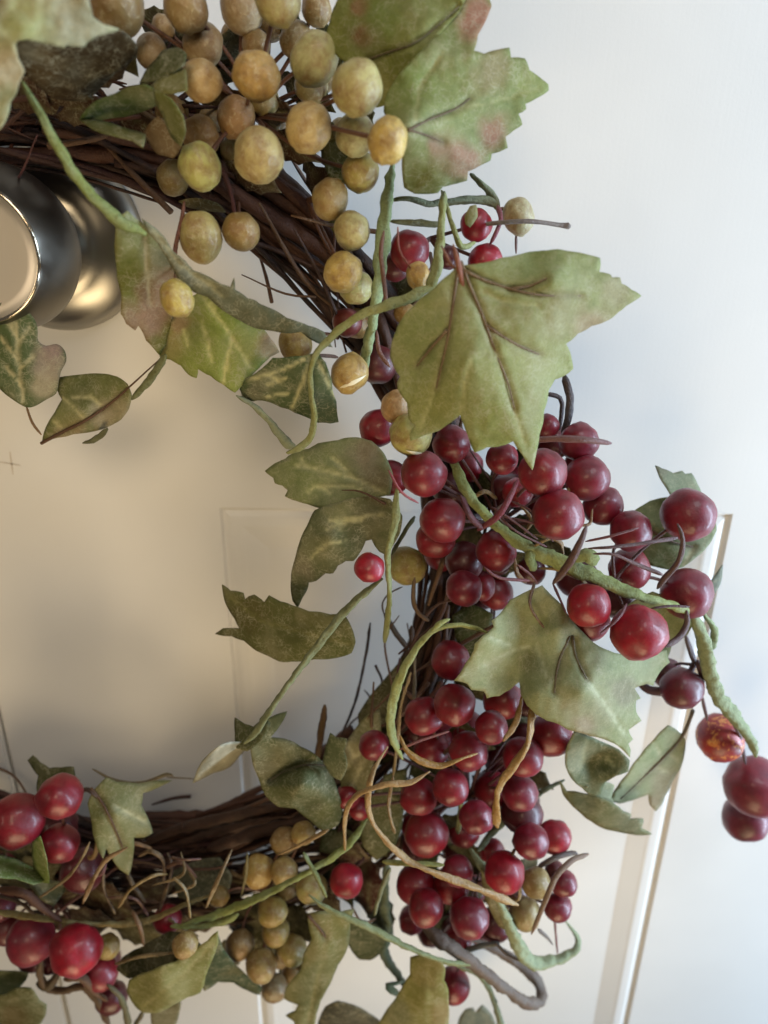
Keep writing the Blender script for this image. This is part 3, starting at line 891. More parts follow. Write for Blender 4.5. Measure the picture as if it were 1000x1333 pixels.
# paired leaves, top right
leaf([(424, 50), (430, 26), (441, -4), (452, -30), (520, -50), (600, -40), (606, 0), (585, 30), (560, 55), (530, 90), (506, 135), (490, 140), (468, 92), (440, 74)],
     [(424, 50, 60), (480, 80, 66), (530, 62, 72), (600, -30, 64), (452, -30, 58), (500, 130, 62)], (126, 130, 62),
     [(472, 45, 14, (150, 104, 76)), (468, 10, 14, (146, 96, 66)), (550, 20, 34, (140, 144, 84)), (500, 20, 26, (118, 132, 58))],
     ribs=[[(478, 78), (505, 68), (535, 58), (562, 40), (598, 8)]], rib_r=2.4, crinkle=2.0, rib_col=(98, 90, 58), label='broad olive leaf at the top edge of the photo')
leaf([(530, 170), (512, 162), (500, 146), (503, 124), (520, 96), (548, 66), (575, 40), (598, 12), (615, -12), (630, -20), (640, 8), (633, 26), (622, 46), (617, 66), (630, 70), (641, 66), (663, 62), (665, 75), (683, 76), (689, 91), (714, 110), (714, 118), (698, 128), (684, 135), (685, 142), (675, 148), (680, 162), (668, 170), (658, 178), (661, 192), (640, 200), (638, 209), (622, 217), (609, 223), (608, 235), (588, 240), (576, 243), (570, 251), (540, 252), (526, 244), (523, 215)],
     [(530, 170, 84), (500, 146, 74), (625, -10, 58), (714, 114, 58), (600, 120, 70), (570, 250, 66), (525, 240, 66), (640, 200, 62), (560, 180, 76), (617, 66, 70)], (128, 136, 76),
     [(622, 25, 30, (164, 96, 84)), (640, 90, 26, (140, 122, 82)), (600, 205, 26, (166, 100, 86)), (640, 178, 22, (160, 98, 84)), (570, 190, 16, (160, 110, 92)), (690, 110, 24, (142, 148, 80)), (540, 110, 30, (120, 132, 58)), (555, 235, 30, (116, 112, 48)), (585, 165, 18, (142, 150, 92)), (575, 75, 24, (146, 152, 104))],
     ribs=[[(532, 169), (560, 155), (592, 142), (612, 128)], [(532, 169), (556, 176), (578, 186)]], rib_r=2.6, crinkle=2.2, rib_col=(104, 88, 64), prints=[[(540, 160), (545, 115), (575, 70)], [(595, 142), (650, 130), (700, 114)]], print_col=(160, 160, 104), label='broad leaf with red tinged teeth at the top right of the wreath')
# the large centre leaf
leaf([(598, 346), (618, 344), (640, 340), (665, 334), (690, 328), (712, 326), (740, 327), (768, 332), (781, 336), (780, 354), (794, 357), (797, 361), (807, 361), (809, 369), (822, 377), (835, 385), (815, 398), (805, 406), (793, 416), (770, 424), (752, 434), (737, 447), (744, 466), (746, 480), (736, 488), (722, 494), (714, 508), (708, 535), (702, 566), (698, 590), (693, 612), (680, 592), (668, 574), (652, 580), (634, 582), (618, 589), (609, 566), (599, 540), (592, 546), (572, 560), (552, 567), (534, 574), (533, 566), (540, 553), (532, 545), (530, 524), (518, 506), (517, 498), (521, 490), (514, 480), (508, 464), (510, 446), (520, 420), (540, 396), (564, 376), (586, 356)],
     [(598, 346, 92), (508, 464, 84), (534, 574, 84), (560, 470, 90), (572, 420, 94), (612, 470, 99), (640, 440, 95), (695, 612, 88), (665, 540, 92), (600, 540, 90), (720, 360, 94), (745, 482, 78), (737, 447, 86), (835, 385, 80), (780, 340, 84), (690, 328, 84), (700, 440, 94), (590, 500, 94)],
     (144, 148, 90), [(700, 340, 34, (146, 160, 104)), (560, 440, 40, (134, 144, 88)), (740, 415, 36, (152, 146, 100)), (770, 425, 20, (164, 142, 112)), (650, 560, 40, (138, 144, 72)), (560, 530, 30, (140, 142, 76)), (800, 380, 26, (158, 148, 110)), (680, 470, 40, (150, 152, 92))],
     ribs=[[(600, 340), (612, 372), (628, 410), (644, 455), (660, 495), (670, 532)], [(597, 350), (590, 395), (583, 440), (574, 480), (568, 505)], [(604, 352), (635, 366), (665, 376), (705, 384), (756, 385)], [(634, 424), (655, 438), (676, 450), (702, 461)], [(582, 430), (562, 452), (543, 476)], [(665, 376), (690, 372), (712, 362)]],
     prints=[[(628, 380), (655, 392), (700, 398)], [(612, 470), (605, 500), (601, 535)], [(668, 530), (676, 555), (684, 580)], [(574, 480), (562, 520), (548, 556)]], print_col=(178, 178, 124), rib_r=3.6, crinkle=1.8, crease=0.9, rib_col=(120, 100, 72), label='largest sage green lobed leaf with brown ribs at the wreath centre')
# left middle: hanging leaf, main leaf and its folded grey flap
leaf([(150, 286), (149, 320), (152, 360), (157, 408), (164, 421), (176, 430), (180, 424), (190, 443), (208, 463), (216, 450), (222, 425), (232, 400), (236, 376), (228, 352), (215, 325), (202, 306), (186, 290), (166, 274)],
     [(150, 286, 90), (208, 463, 66), (155, 380, 76), (236, 376, 66), (186, 290, 86), (190, 360, 78)], (112, 114, 50),
     [(205, 400, 32, (150, 112, 94)), (180, 425, 26, (156, 128, 108)), (205, 340, 22, (142, 132, 98)), (222, 370, 22, (152, 120, 100)), (165, 350, 22, (104, 114, 44)), (188, 380, 12, (120, 90, 62))], crinkle=2.0, prints=[[(188, 310), (190, 350), (196, 400)]], print_col=(172, 160, 124), label='narrow leaf half green half dusty pink hanging beside the knob rose')
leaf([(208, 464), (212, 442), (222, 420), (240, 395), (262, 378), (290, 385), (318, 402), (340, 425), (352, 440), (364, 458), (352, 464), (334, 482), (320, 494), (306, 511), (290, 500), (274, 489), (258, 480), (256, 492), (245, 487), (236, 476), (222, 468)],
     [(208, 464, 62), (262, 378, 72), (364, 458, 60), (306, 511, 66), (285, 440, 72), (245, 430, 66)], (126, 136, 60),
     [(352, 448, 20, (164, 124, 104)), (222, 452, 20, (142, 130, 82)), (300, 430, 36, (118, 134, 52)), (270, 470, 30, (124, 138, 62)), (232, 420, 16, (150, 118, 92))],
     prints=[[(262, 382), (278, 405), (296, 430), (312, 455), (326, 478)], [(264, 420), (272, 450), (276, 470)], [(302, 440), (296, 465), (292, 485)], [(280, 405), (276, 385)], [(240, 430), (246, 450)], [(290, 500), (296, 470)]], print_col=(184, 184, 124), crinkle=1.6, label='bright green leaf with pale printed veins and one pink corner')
leaf([(184, 284), (206, 300), (226, 328), (252, 352), (288, 370), (300, 374), (305, 361), (306, 377), (322, 388), (330, 390), (338, 395), (374, 414), (402, 424), (422, 432), (433, 452), (412, 446), (392, 432), (350, 430), (330, 426), (300, 410), (270, 386), (240, 372), (226, 352), (206, 318)],
     [(184, 284, 86), (250, 362, 82), (305, 370, 80), (300, 408, 76), (430, 450, 66), (350, 420, 76), (226, 328, 84)], (104, 106, 80),
     [(240, 355, 26, (118, 112, 86)), (380, 424, 36, (92, 94, 68))], crinkle=1.6, prints=[[(200, 300), (235, 345), (290, 385)], [(250, 356), (280, 372)]], print_col=(160, 156, 120), label='grey green folded underside flap of the pale veined leaf')
# small dark triangular leaf
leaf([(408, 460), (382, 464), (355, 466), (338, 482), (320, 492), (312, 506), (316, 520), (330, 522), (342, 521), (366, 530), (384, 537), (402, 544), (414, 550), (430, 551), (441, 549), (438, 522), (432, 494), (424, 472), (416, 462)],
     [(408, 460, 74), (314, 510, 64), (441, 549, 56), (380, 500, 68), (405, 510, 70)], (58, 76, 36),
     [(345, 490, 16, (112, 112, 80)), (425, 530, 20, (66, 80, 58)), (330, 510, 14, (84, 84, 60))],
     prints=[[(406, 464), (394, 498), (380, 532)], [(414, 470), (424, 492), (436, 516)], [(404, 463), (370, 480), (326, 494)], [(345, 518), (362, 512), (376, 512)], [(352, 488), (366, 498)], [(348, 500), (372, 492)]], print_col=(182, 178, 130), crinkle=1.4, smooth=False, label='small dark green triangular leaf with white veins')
# ivy leaves, far left
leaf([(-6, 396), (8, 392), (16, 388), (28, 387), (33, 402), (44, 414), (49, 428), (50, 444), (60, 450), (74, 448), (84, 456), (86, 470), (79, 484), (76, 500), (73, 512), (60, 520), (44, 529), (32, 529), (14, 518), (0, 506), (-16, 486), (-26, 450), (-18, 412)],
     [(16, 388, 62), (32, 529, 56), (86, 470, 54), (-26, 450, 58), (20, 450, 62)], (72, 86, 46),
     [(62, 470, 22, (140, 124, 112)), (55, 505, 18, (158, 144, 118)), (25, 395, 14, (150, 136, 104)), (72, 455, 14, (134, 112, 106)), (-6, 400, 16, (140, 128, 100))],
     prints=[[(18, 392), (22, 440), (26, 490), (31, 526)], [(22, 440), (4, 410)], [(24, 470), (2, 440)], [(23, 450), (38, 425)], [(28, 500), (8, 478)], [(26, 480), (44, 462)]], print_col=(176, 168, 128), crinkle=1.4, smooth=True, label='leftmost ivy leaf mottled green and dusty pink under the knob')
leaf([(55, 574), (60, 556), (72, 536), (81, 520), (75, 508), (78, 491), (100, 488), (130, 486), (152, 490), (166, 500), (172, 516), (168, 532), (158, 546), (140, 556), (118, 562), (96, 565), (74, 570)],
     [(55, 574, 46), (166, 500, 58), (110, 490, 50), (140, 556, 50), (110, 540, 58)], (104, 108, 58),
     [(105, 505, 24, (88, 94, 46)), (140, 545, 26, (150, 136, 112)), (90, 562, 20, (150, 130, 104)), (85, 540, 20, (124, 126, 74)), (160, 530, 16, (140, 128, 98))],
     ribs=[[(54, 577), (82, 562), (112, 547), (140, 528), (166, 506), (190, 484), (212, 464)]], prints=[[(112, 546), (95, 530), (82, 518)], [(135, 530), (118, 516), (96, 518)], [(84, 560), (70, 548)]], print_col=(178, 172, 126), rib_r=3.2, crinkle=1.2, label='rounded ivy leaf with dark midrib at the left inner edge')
# middle left pair
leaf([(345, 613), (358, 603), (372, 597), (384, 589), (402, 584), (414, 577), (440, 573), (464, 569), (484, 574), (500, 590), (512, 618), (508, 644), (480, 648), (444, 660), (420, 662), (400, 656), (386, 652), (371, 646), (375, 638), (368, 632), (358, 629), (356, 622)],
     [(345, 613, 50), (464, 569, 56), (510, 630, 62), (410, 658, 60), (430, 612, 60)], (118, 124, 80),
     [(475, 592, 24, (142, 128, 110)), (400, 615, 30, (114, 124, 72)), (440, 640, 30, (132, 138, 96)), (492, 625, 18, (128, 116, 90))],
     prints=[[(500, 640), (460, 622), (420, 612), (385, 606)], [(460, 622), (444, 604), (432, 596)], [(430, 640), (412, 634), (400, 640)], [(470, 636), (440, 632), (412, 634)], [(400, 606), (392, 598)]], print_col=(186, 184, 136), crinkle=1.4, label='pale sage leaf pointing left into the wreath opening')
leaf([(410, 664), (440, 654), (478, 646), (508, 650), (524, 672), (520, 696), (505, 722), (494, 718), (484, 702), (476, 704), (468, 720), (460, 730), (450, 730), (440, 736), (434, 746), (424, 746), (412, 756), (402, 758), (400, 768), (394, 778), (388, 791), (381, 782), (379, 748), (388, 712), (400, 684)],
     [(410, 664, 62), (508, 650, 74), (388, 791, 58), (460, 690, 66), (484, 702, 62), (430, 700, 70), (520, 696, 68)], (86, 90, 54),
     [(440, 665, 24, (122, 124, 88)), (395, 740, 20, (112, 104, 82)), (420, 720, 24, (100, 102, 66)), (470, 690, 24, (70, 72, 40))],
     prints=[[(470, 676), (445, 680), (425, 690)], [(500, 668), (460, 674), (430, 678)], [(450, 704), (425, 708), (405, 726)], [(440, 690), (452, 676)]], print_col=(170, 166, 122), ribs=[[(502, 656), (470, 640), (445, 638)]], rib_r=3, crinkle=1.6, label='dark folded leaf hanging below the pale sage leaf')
# dark leaf in the opening
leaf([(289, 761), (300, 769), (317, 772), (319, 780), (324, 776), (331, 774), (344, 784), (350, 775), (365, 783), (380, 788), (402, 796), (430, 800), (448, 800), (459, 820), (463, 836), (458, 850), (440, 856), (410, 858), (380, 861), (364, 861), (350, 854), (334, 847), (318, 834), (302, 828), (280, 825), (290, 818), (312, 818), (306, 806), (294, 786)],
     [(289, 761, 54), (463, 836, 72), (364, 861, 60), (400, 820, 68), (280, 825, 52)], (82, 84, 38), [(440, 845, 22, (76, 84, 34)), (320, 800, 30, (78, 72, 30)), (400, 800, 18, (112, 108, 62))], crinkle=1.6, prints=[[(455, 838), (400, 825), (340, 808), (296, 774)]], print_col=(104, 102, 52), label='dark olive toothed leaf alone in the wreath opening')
# dry bud on the end of the long stem
leaf([(251, 1019), (257, 1002), (268, 986), (284, 972), (300, 966), (315, 966), (320, 974), (312, 984), (300, 998), (278, 1006), (262, 1014)], [(251, 1019, 62), (315, 966, 74), (284, 985, 76)], (138, 134, 116), [(290, 980, 14, (176, 172, 152))], prints=[[(312, 972), (280, 990), (256, 1014)], [(284, 972), (278, 992)], [(300, 968), (292, 990)]], print_col=(186, 182, 164), crinkle=1, label='dry silvery bud at the tip of the long stem')
leaf([(306, 934), (318, 942), (330, 946), (344, 934), (352, 942), (340, 964), (322, 978), (308, 974), (306, 955)], [(306, 934, 68), (344, 934, 72), (322, 978, 76)], (84, 86, 50), crinkle=1)
# crumpled leaf above the lower ring
leaf([(326, 978), (330, 950), (345, 938), (356, 932), (374, 926), (366, 942), (352, 960), (372, 962), (392, 972), (408, 980), (418, 990), (430, 1004), (440, 1030), (446, 1056), (440, 1074), (420, 1082), (404, 1068), (384, 1052), (362, 1050), (346, 1036), (336, 1012)],
     [(326, 978, 72), (374, 926, 66), (356, 990, 66), (380, 1000, 64), (395, 1005, 70), (400, 1020, 76), (385, 1030, 76), (425, 1010, 64), (446, 1056, 60), (420, 1080, 64), (346, 1036, 70), (370, 975, 70), (430, 1045, 68), (395, 1048, 66)], (84, 88, 50),
     [(400, 1020, 24, (92, 98, 60)), (345, 1000, 18, (84, 80, 46)), (425, 1060, 20, (92, 92, 44))], ribs=[[(424, 996), (396, 996), (370, 1004), (352, 1016)]], rib_r=2, rib_col=(60, 56, 34), crinkle=2.2, crease=3, label='crumpled dark green leaf above the lower twigs')
leaf([(430, 954), (438, 960), (452, 962), (448, 978), (452, 996), (444, 1016), (432, 1010), (420, 990), (424, 972)], [(430, 954, 68), (452, 996, 72), (420, 990, 66)], (92, 100, 66), crinkle=1)
leaf([(446, 974), (458, 956), (478, 930), (494, 924), (496, 950), (484, 1000), (476, 1030), (456, 1042), (444, 1030)], [(446, 974, 52), (494, 924, 46), (456, 1042, 60)], (112, 108, 66), [(462, 980, 18, (150, 140, 100))], prints=[[(452, 968), (464, 990)], [(450, 1000), (470, 980)], [(456, 1030), (470, 1000)]], crinkle=1.4)
leaf([(466, 930), (500, 885), (530, 850), (545, 880), (530, 930), (510, 990), (480, 1000), (470, 960)], [(466, 930, 30), (530, 850, 26), (480, 1000, 34)], (70, 68, 36), crinkle=2)
leaf([(470, 1060), (500, 1010), (530, 1000), (525, 1060), (515, 1100), (490, 1120), (472, 1100)], [(470, 1060, 50), (530, 1000, 46), (490, 1120, 50)], (84, 86, 44), crinkle=2)
# large lower right leaf with two lobes
leaf([(706, 762), (690, 768), (664, 781), (656, 793), (640, 808), (643, 816), (628, 828), (618, 838), (617, 846), (606, 864), (591, 886), (608, 890), (613, 898), (630, 900), (634, 909), (650, 906), (664, 898), (676, 888), (678, 904), (686, 918), (698, 930), (712, 938), (740, 950), (768, 958), (800, 968), (820, 986), (821, 976), (818, 968), (824, 962), (818, 950), (835, 938), (828, 926), (828, 912), (834, 909), (826, 896), (842, 890), (850, 893), (858, 876), (872, 862), (868, 846), (840, 850), (800, 850), (772, 836), (748, 812), (730, 786)],
     [(706, 762, 74), (591, 886, 84), (640, 840, 84), (676, 886, 74), (686, 850, 72), (700, 810, 72), (725, 820, 80), (700, 900, 84), (745, 832, 74), (760, 900, 86), (820, 986, 70), (835, 938, 66), (800, 880, 76), (850, 893, 56), (868, 850, 56), (634, 908, 82), (770, 950, 80)],
     (142, 146, 100), [(640, 850, 34, (152, 156, 108)), (690, 860, 16, (110, 108, 66)), (780, 930, 30, (150, 148, 114)), (760, 945, 16, (160, 142, 118)), (720, 840, 26, (150, 160, 122)), (815, 900, 20, (126, 116, 90)), (650, 890, 16, (138, 138, 92)), (845, 868, 20, (140, 150, 112))],
     ribs=[[(741, 828), (730, 855), (724, 880), (722, 902)], [(745, 828), (750, 855), (764, 884)]], prints=[[(690, 840), (660, 850), (630, 866)], [(640, 830), (664, 840)], [(700, 840), (712, 880)], [(760, 880), (790, 920), (812, 955)]], print_col=(182, 186, 150), rib_r=3.6, crinkle=2.0, crease=0.8, rib_col=(104, 96, 72), label='pale grey green leaf folded in two lobes at lower right')
leaf([(800, 800), (850, 770), (905, 800), (895, 826), (875, 838), (866, 862), (848, 870), (820, 860)], [(800, 800, 56), (905, 800, 54), (848, 870, 54)], (128, 136, 88), crinkle=2)
leaf([(736, 996), (738, 972), (748, 952), (766, 958), (784, 966), (806, 976), (820, 990), (818, 1004), (802, 1010), (788, 1018), (782, 1034), (770, 1036), (758, 1026), (744, 1014)],
     [(736, 996, 66), (748, 952, 72), (820, 990, 62), (780, 992, 54), (770, 1036, 60), (760, 985, 60), (802, 1010, 64)], (102, 110, 78), [(785, 990, 18, (78, 86, 52)), (745, 985, 14, (128, 132, 104))], prints=[[(764, 962), (756, 1000)], [(790, 985), (800, 998)]], print_col=(150, 152, 116), crinkle=1.6)
leaf([(728, 1016), (738, 1030), (756, 1032), (776, 1036), (796, 1044), (812, 1056), (822, 1060), (820, 1066), (838, 1066), (835, 1078), (849, 1086), (828, 1087), (790, 1080), (764, 1066), (744, 1048), (732, 1032)],
     [(728, 1016, 58), (849, 1086, 46), (790, 1044, 58), (790, 1080, 50)], (116, 120, 82), [(760, 1045, 20, (94, 102, 76)), (820, 1075, 20, (120, 122, 96))], crinkle=1.2, label='long curled leaf low on the right against the door')
leaf([(770, 1034), (762, 1024), (790, 1018), (800, 1022), (796, 1038), (800, 1046)], [(770, 1034, 58), (800, 1022, 52), (800, 1046, 50)], (138, 140, 106), crinkle=0.8)
leaf([(794, 1042), (804, 1024), (818, 1006), (836, 980), (852, 962), (870, 944), (886, 954), (892, 962), (892, 976), (886, 1000), (874, 1020), (866, 1036), (854, 1056), (846, 1048), (844, 1034), (822, 1042), (806, 1046)],
     [(794, 1042, 44), (870, 944, 46), (892, 970, 36), (854, 1056, 32), (845, 1000, 42)], (150, 156, 118), [(865, 1020, 22, (158, 148, 122)), (850, 1045, 12, (164, 148, 126)), (850, 970, 22, (144, 154, 112))],
     ribs=[[(902, 925), (895, 945), (884, 964), (860, 990), (835, 1014), (808, 1040)]], prints=[[(868, 980), (884, 990)], [(850, 998), (868, 1004)], [(862, 986), (850, 966)]], print_col=(188, 186, 152), rib_r=4, rib_col=(98, 86, 66), crinkle=1.2, label='narrow pale leaf with brown midrib over the door moulding')
# leaves behind the far right berries
leaf([(853, 606), (862, 610), (876, 616), (888, 613), (892, 617), (900, 616), (908, 630), (914, 644), (905, 662), (884, 660), (868, 636)], [(853, 606, 30), (914, 644, 34), (868, 636, 38)], (130, 138, 110), [(862, 612, 12, (120, 116, 96))], crinkle=1, label='small pointed leaf tip above the far right berry')
leaf([(822, 668), (846, 652), (872, 647), (904, 656), (930, 672), (933, 690), (924, 708), (908, 724), (890, 738), (872, 742), (846, 736), (834, 724), (842, 700), (830, 690)], [(822, 668, 32), (933, 690, 38), (872, 742, 44), (872, 690, 42)], (116, 126, 82), [(905, 715, 24, (134, 140, 108)), (850, 670, 20, (128, 138, 104))], ribs=[[(846, 690), (872, 704), (902, 712)]], rib_r=2.5, prints=[[(890, 735), (905, 710)]], crinkle=1.4, label='broad leaf behind the far right berry')
leaf([(941, 735), (939, 756), (930, 774), (921, 766), (928, 752)], [(941, 735, 30), (921, 766, 34)], (112, 118, 104), crinkle=0.6)
leaf([(806, 690), (826, 676), (838, 690), (824, 702)], [(806, 690, 40), (838, 690, 42)], (128, 130, 108), crinkle=0.6)
# lower left leaves
leaf([(36, 990), (43, 983), (52, 992), (64, 1000), (80, 999), (96, 998), (98, 1010), (104, 1016), (90, 1034), (60, 1040), (48, 1030), (50, 1010)], [(36, 990, 46), (98, 1000, 52), (60, 1040, 56)], (78, 80, 44), crinkle=1)
leaf([(114, 1046), (121, 1030), (128, 1022), (138, 1012), (152, 1018), (180, 1020), (206, 1016), (224, 1016), (204, 1026), (186, 1032), (184, 1048), (194, 1068), (199, 1084), (188, 1090), (174, 1090), (174, 1110), (168, 1139), (156, 1132), (146, 1118), (138, 1104), (134, 1118), (126, 1102), (120, 1072)],
     [(114, 1046, 66), (138, 1012, 62), (224, 1016, 50), (199, 1084, 60), (168, 1139, 66), (150, 1060, 70)], (124, 126, 80), [(175, 1060, 24, (142, 140, 100)), (125, 1060, 16, (104, 108, 56))], ribs=[[(118, 1026), (130, 1040), (144, 1066), (160, 1104)]], rib_r=3, crinkle=1.6, prints=[[(150, 1050), (190, 1070)]], label='pale cupped leaf beside the lower left red berries')
leaf([(-12, 1112), (18, 1117), (40, 1128), (60, 1146), (44, 1152), (20, 1144), (-12, 1140)], [(-12, 1112, 76), (60, 1146, 78), (20, 1144, 84)], (88, 104, 40), crinkle=1.2)
leaf([(42, 1096), (52, 1088), (57, 1104), (62, 1130), (64, 1150), (46, 1146), (43, 1120)], [(42, 1096, 84), (64, 1150, 80), (43, 1120, 78)], (94, 110, 42), crinkle=1)
leaf([(38, 1152), (60, 1146), (90, 1150), (70, 1180), (52, 1170)], [(38, 1152, 66), (90, 1150, 62), (52, 1170, 66)], (84, 88, 60), crinkle=1)
leaf([(165, 1290), (168, 1276), (196, 1264), (228, 1252), (252, 1238), (270, 1225), (284, 1212), (284, 1228), (276, 1250), (268, 1270), (261, 1292), (244, 1298), (226, 1308), (206, 1318), (186, 1318), (176, 1310)],
     [(165, 1290, 72), (284, 1212, 84), (244, 1298, 76), (210, 1280, 84), (186, 1318, 70)], (126, 126, 70), [(230, 1285, 24, (142, 144, 96)), (190, 1290, 20, (110, 108, 54)), (262, 1250, 16, (110, 112, 50))], crinkle=1.6, prints=[[(276, 1228), (236, 1270), (186, 1310)]], print_col=(152, 148, 98), label='pale olive leaf along the bottom edge left of centre')
leaf([(196, 1318), (216, 1312), (236, 1304), (232, 1326), (222, 1345), (200, 1345)], [(196, 1318, 56), (236, 1304, 56), (200, 1345, 52)], (120, 114, 84), crinkle=1)
leaf([(152, 1262), (160, 1246), (186, 1232), (222, 1212), (250, 1220), (262, 1230), (236, 1248), (200, 1262), (168, 1274)], [(152, 1262, 68), (222, 1212, 66), (200, 1262, 74)], (66, 66, 34), crinkle=1.4)
leaf([(282, 1214), (290, 1234), (306, 1256), (324, 1272), (341, 1286), (338, 1295), (324, 1290), (304, 1279), (284, 1278), (266, 1290), (262, 1280), (272, 1252)], [(282, 1214, 74), (341, 1286, 58), (266, 1290, 62)], (62, 78, 52), crinkle=1.2, label='dark blue green leaf below the lower cream berries')
leaf([(400, 1190), (420, 1186), (440, 1188), (461, 1184), (456, 1198), (455, 1220), (450, 1240), (440, 1256), (434, 1270), (428, 1284), (418, 1302), (412, 1320), (408, 1345), (388, 1345), (383, 1330), (372, 1322), (384, 1316), (388, 1308), (370, 1300), (372, 1286), (392, 1262), (396, 1240), (406, 1222), (402, 1206)],
     [(400, 1190, 76), (461, 1184, 72), (400, 1345, 66), (370, 1300, 62), (425, 1240, 78), (440, 1256, 66)], (112, 112, 62), [(405, 1290, 30, (98, 104, 66)), (430, 1215, 20, (124, 122, 66)), (448, 1196, 12, (130, 122, 62))], ribs=[[(402, 1192), (414, 1206), (424, 1220)]], rib_r=4, prints=[[(425, 1200), (420, 1250), (400, 1330)]], print_col=(134, 132, 84), crinkle=1.8, label='tall toothed leaf standing at the bottom edge in the middle')
leaf([(450, 1218), (458, 1196), (480, 1200), (502, 1212), (504, 1228), (494, 1242), (482, 1250), (468, 1249), (458, 1238)], [(450, 1218, 50), (504, 1220, 48), (468, 1249, 46)], (66, 76, 42), crinkle=1)
leaf([(486, 1345), (494, 1330), (512, 1304), (522, 1288), (534, 1268), (534, 1246), (552, 1242), (576, 1252), (580, 1262), (578, 1276), (584, 1290), (585, 1320), (582, 1345)], [(486, 1345, 58), (534, 1246, 70), (585, 1320, 68), (555, 1300, 76)], (124, 120, 56), [(575, 1320, 16, (156, 138, 96)), (520, 1320, 20, (104, 108, 76)), (550, 1270, 18, (128, 116, 60))], crinkle=2.0, prints=[[(560, 1260), (560, 1333)]], print_col=(146, 140, 84), label='olive leaf at the bottom edge under the lowest red berries')
leaf([(502, 1280), (514, 1278), (526, 1276), (524, 1280), (512, 1284), (520, 1292), (530, 1296), (526, 1300), (508, 1294), (502, 1288)], [(502, 1280, 62), (530, 1296, 64), (514, 1278, 60)], (84, 94, 66), crinkle=0.6)
leaf([(594, 1345), (598, 1325), (606, 1314), (617, 1312), (619, 1318), (628, 1308), (640, 1320), (646, 1334), (646, 1345)], [(594, 1345, 30), (646, 1345, 28), (617, 1312, 34)], (112, 118, 104), crinkle=1, label='grey green leaf tips at the bottom edge right of centre')
leaf([(-14, 1266), (10, 1264), (37, 1267), (34, 1276), (20, 1290), (0, 1296), (-20, 1294)], [(-14, 1266, 58), (37, 1267, 60), (0, 1296, 56)], (110, 116, 72), crinkle=1, smooth=False, label='rounded grey green leaf in the bottom left corner, upper one')
leaf([(-14, 1298), (6, 1294), (22, 1286), (40, 1286), (48, 1296), (52, 1302), (61, 1308), (60, 1320), (52, 1334), (34, 1345), (-14, 1345)], [(-14, 1298, 64), (48, 1296, 68), (20, 1345, 60)], (96, 98, 58), [(15, 1325, 20, (104, 88, 52)), (50, 1305, 12, (112, 120, 88))], crinkle=1.2, label='rounded grey green leaf in the bottom left corner, lower one')
leaf([(414, 1330), (424, 1310), (440, 1303), (460, 1308), (482, 1320), (500, 1334), (500, 1345), (416, 1345)], [(414, 1330, 46), (500, 1334, 46), (440, 1303, 52)], (68, 66, 52), crinkle=2)
leaf([(588, 802), (612, 786), (642, 800), (636, 830), (616, 856), (598, 842)], [(588, 802, 40), (642, 800, 42), (616, 856, 42)], (72, 80, 38), crinkle=1.6)
leaf([(232, 262), (256, 258), (282, 264), (294, 276), (268, 274), (246, 270)], [(232, 262, 48), (294, 276, 46), (256, 258, 50)], (92, 80, 38), crinkle=0.8)
leaf([(222, 1136), (252, 1122), (286, 1116), (302, 1140), (296, 1164), (262, 1172), (232, 1168)], [(222, 1136, 44), (286, 1116, 46), (262, 1172, 48)], (78, 80, 62), crinkle=1.4)
leaf([(420, 190), (440, 178), (462, 200), (456, 240), (430, 236)], [(420, 190, 44), (462, 200, 46), (430, 236, 46)], (86, 88, 36), crinkle=1)
leaf([(425, 290), (448, 284), (462, 300), (440, 308)], [(425, 290, 46), (462, 300, 46)], (88, 90, 34), crinkle=0.6)
leaf([(420, 1080), (450, 1078), (470, 1090), (440, 1112), (416, 1108)], [(420, 1080, 48), (470, 1090, 46), (440, 1112, 48)], (62, 72, 34), crinkle=1)
leaf([(550, 1206), (585, 1192), (590, 1214), (566, 1226)], [(550, 1206, 40), (590, 1200, 40)], (92, 104, 80), crinkle=0.8)
leaf([(626, 1130), (642, 1160), (664, 1190), (668, 1216), (650, 1206), (634, 1176)], [(626, 1130, 68), (668, 1216, 64), (634, 1176, 66)], (116, 106, 66), crinkle=1)
leaf([(676, 1120), (700, 1116), (698, 1132), (682, 1136)], [(676, 1120, 50), (700, 1116, 48)], (122, 118, 92), crinkle=0.6)
leaf([(605, 282), (612, 268), (620, 266), (622, 282), (612, 296), (606, 292)], [(605, 282, 62), (622, 282, 62)], (140, 134, 84), crinkle=0.5)

# --- dry filler leaves and broken twiglets tucked in between the picks
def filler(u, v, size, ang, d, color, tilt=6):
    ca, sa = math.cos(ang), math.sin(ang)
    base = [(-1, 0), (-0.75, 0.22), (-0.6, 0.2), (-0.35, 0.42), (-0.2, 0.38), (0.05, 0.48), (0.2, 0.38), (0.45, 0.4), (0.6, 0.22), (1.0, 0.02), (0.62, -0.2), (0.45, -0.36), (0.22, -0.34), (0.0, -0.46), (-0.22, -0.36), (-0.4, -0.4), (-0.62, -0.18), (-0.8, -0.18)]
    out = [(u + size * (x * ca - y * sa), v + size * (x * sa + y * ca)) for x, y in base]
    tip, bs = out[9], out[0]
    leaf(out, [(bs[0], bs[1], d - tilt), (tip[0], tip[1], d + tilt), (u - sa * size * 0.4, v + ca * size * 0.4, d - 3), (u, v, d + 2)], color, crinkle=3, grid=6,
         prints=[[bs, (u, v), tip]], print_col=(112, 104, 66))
DO, DB, DG = (74, 70, 38), (74, 50, 32), (60, 72, 40)
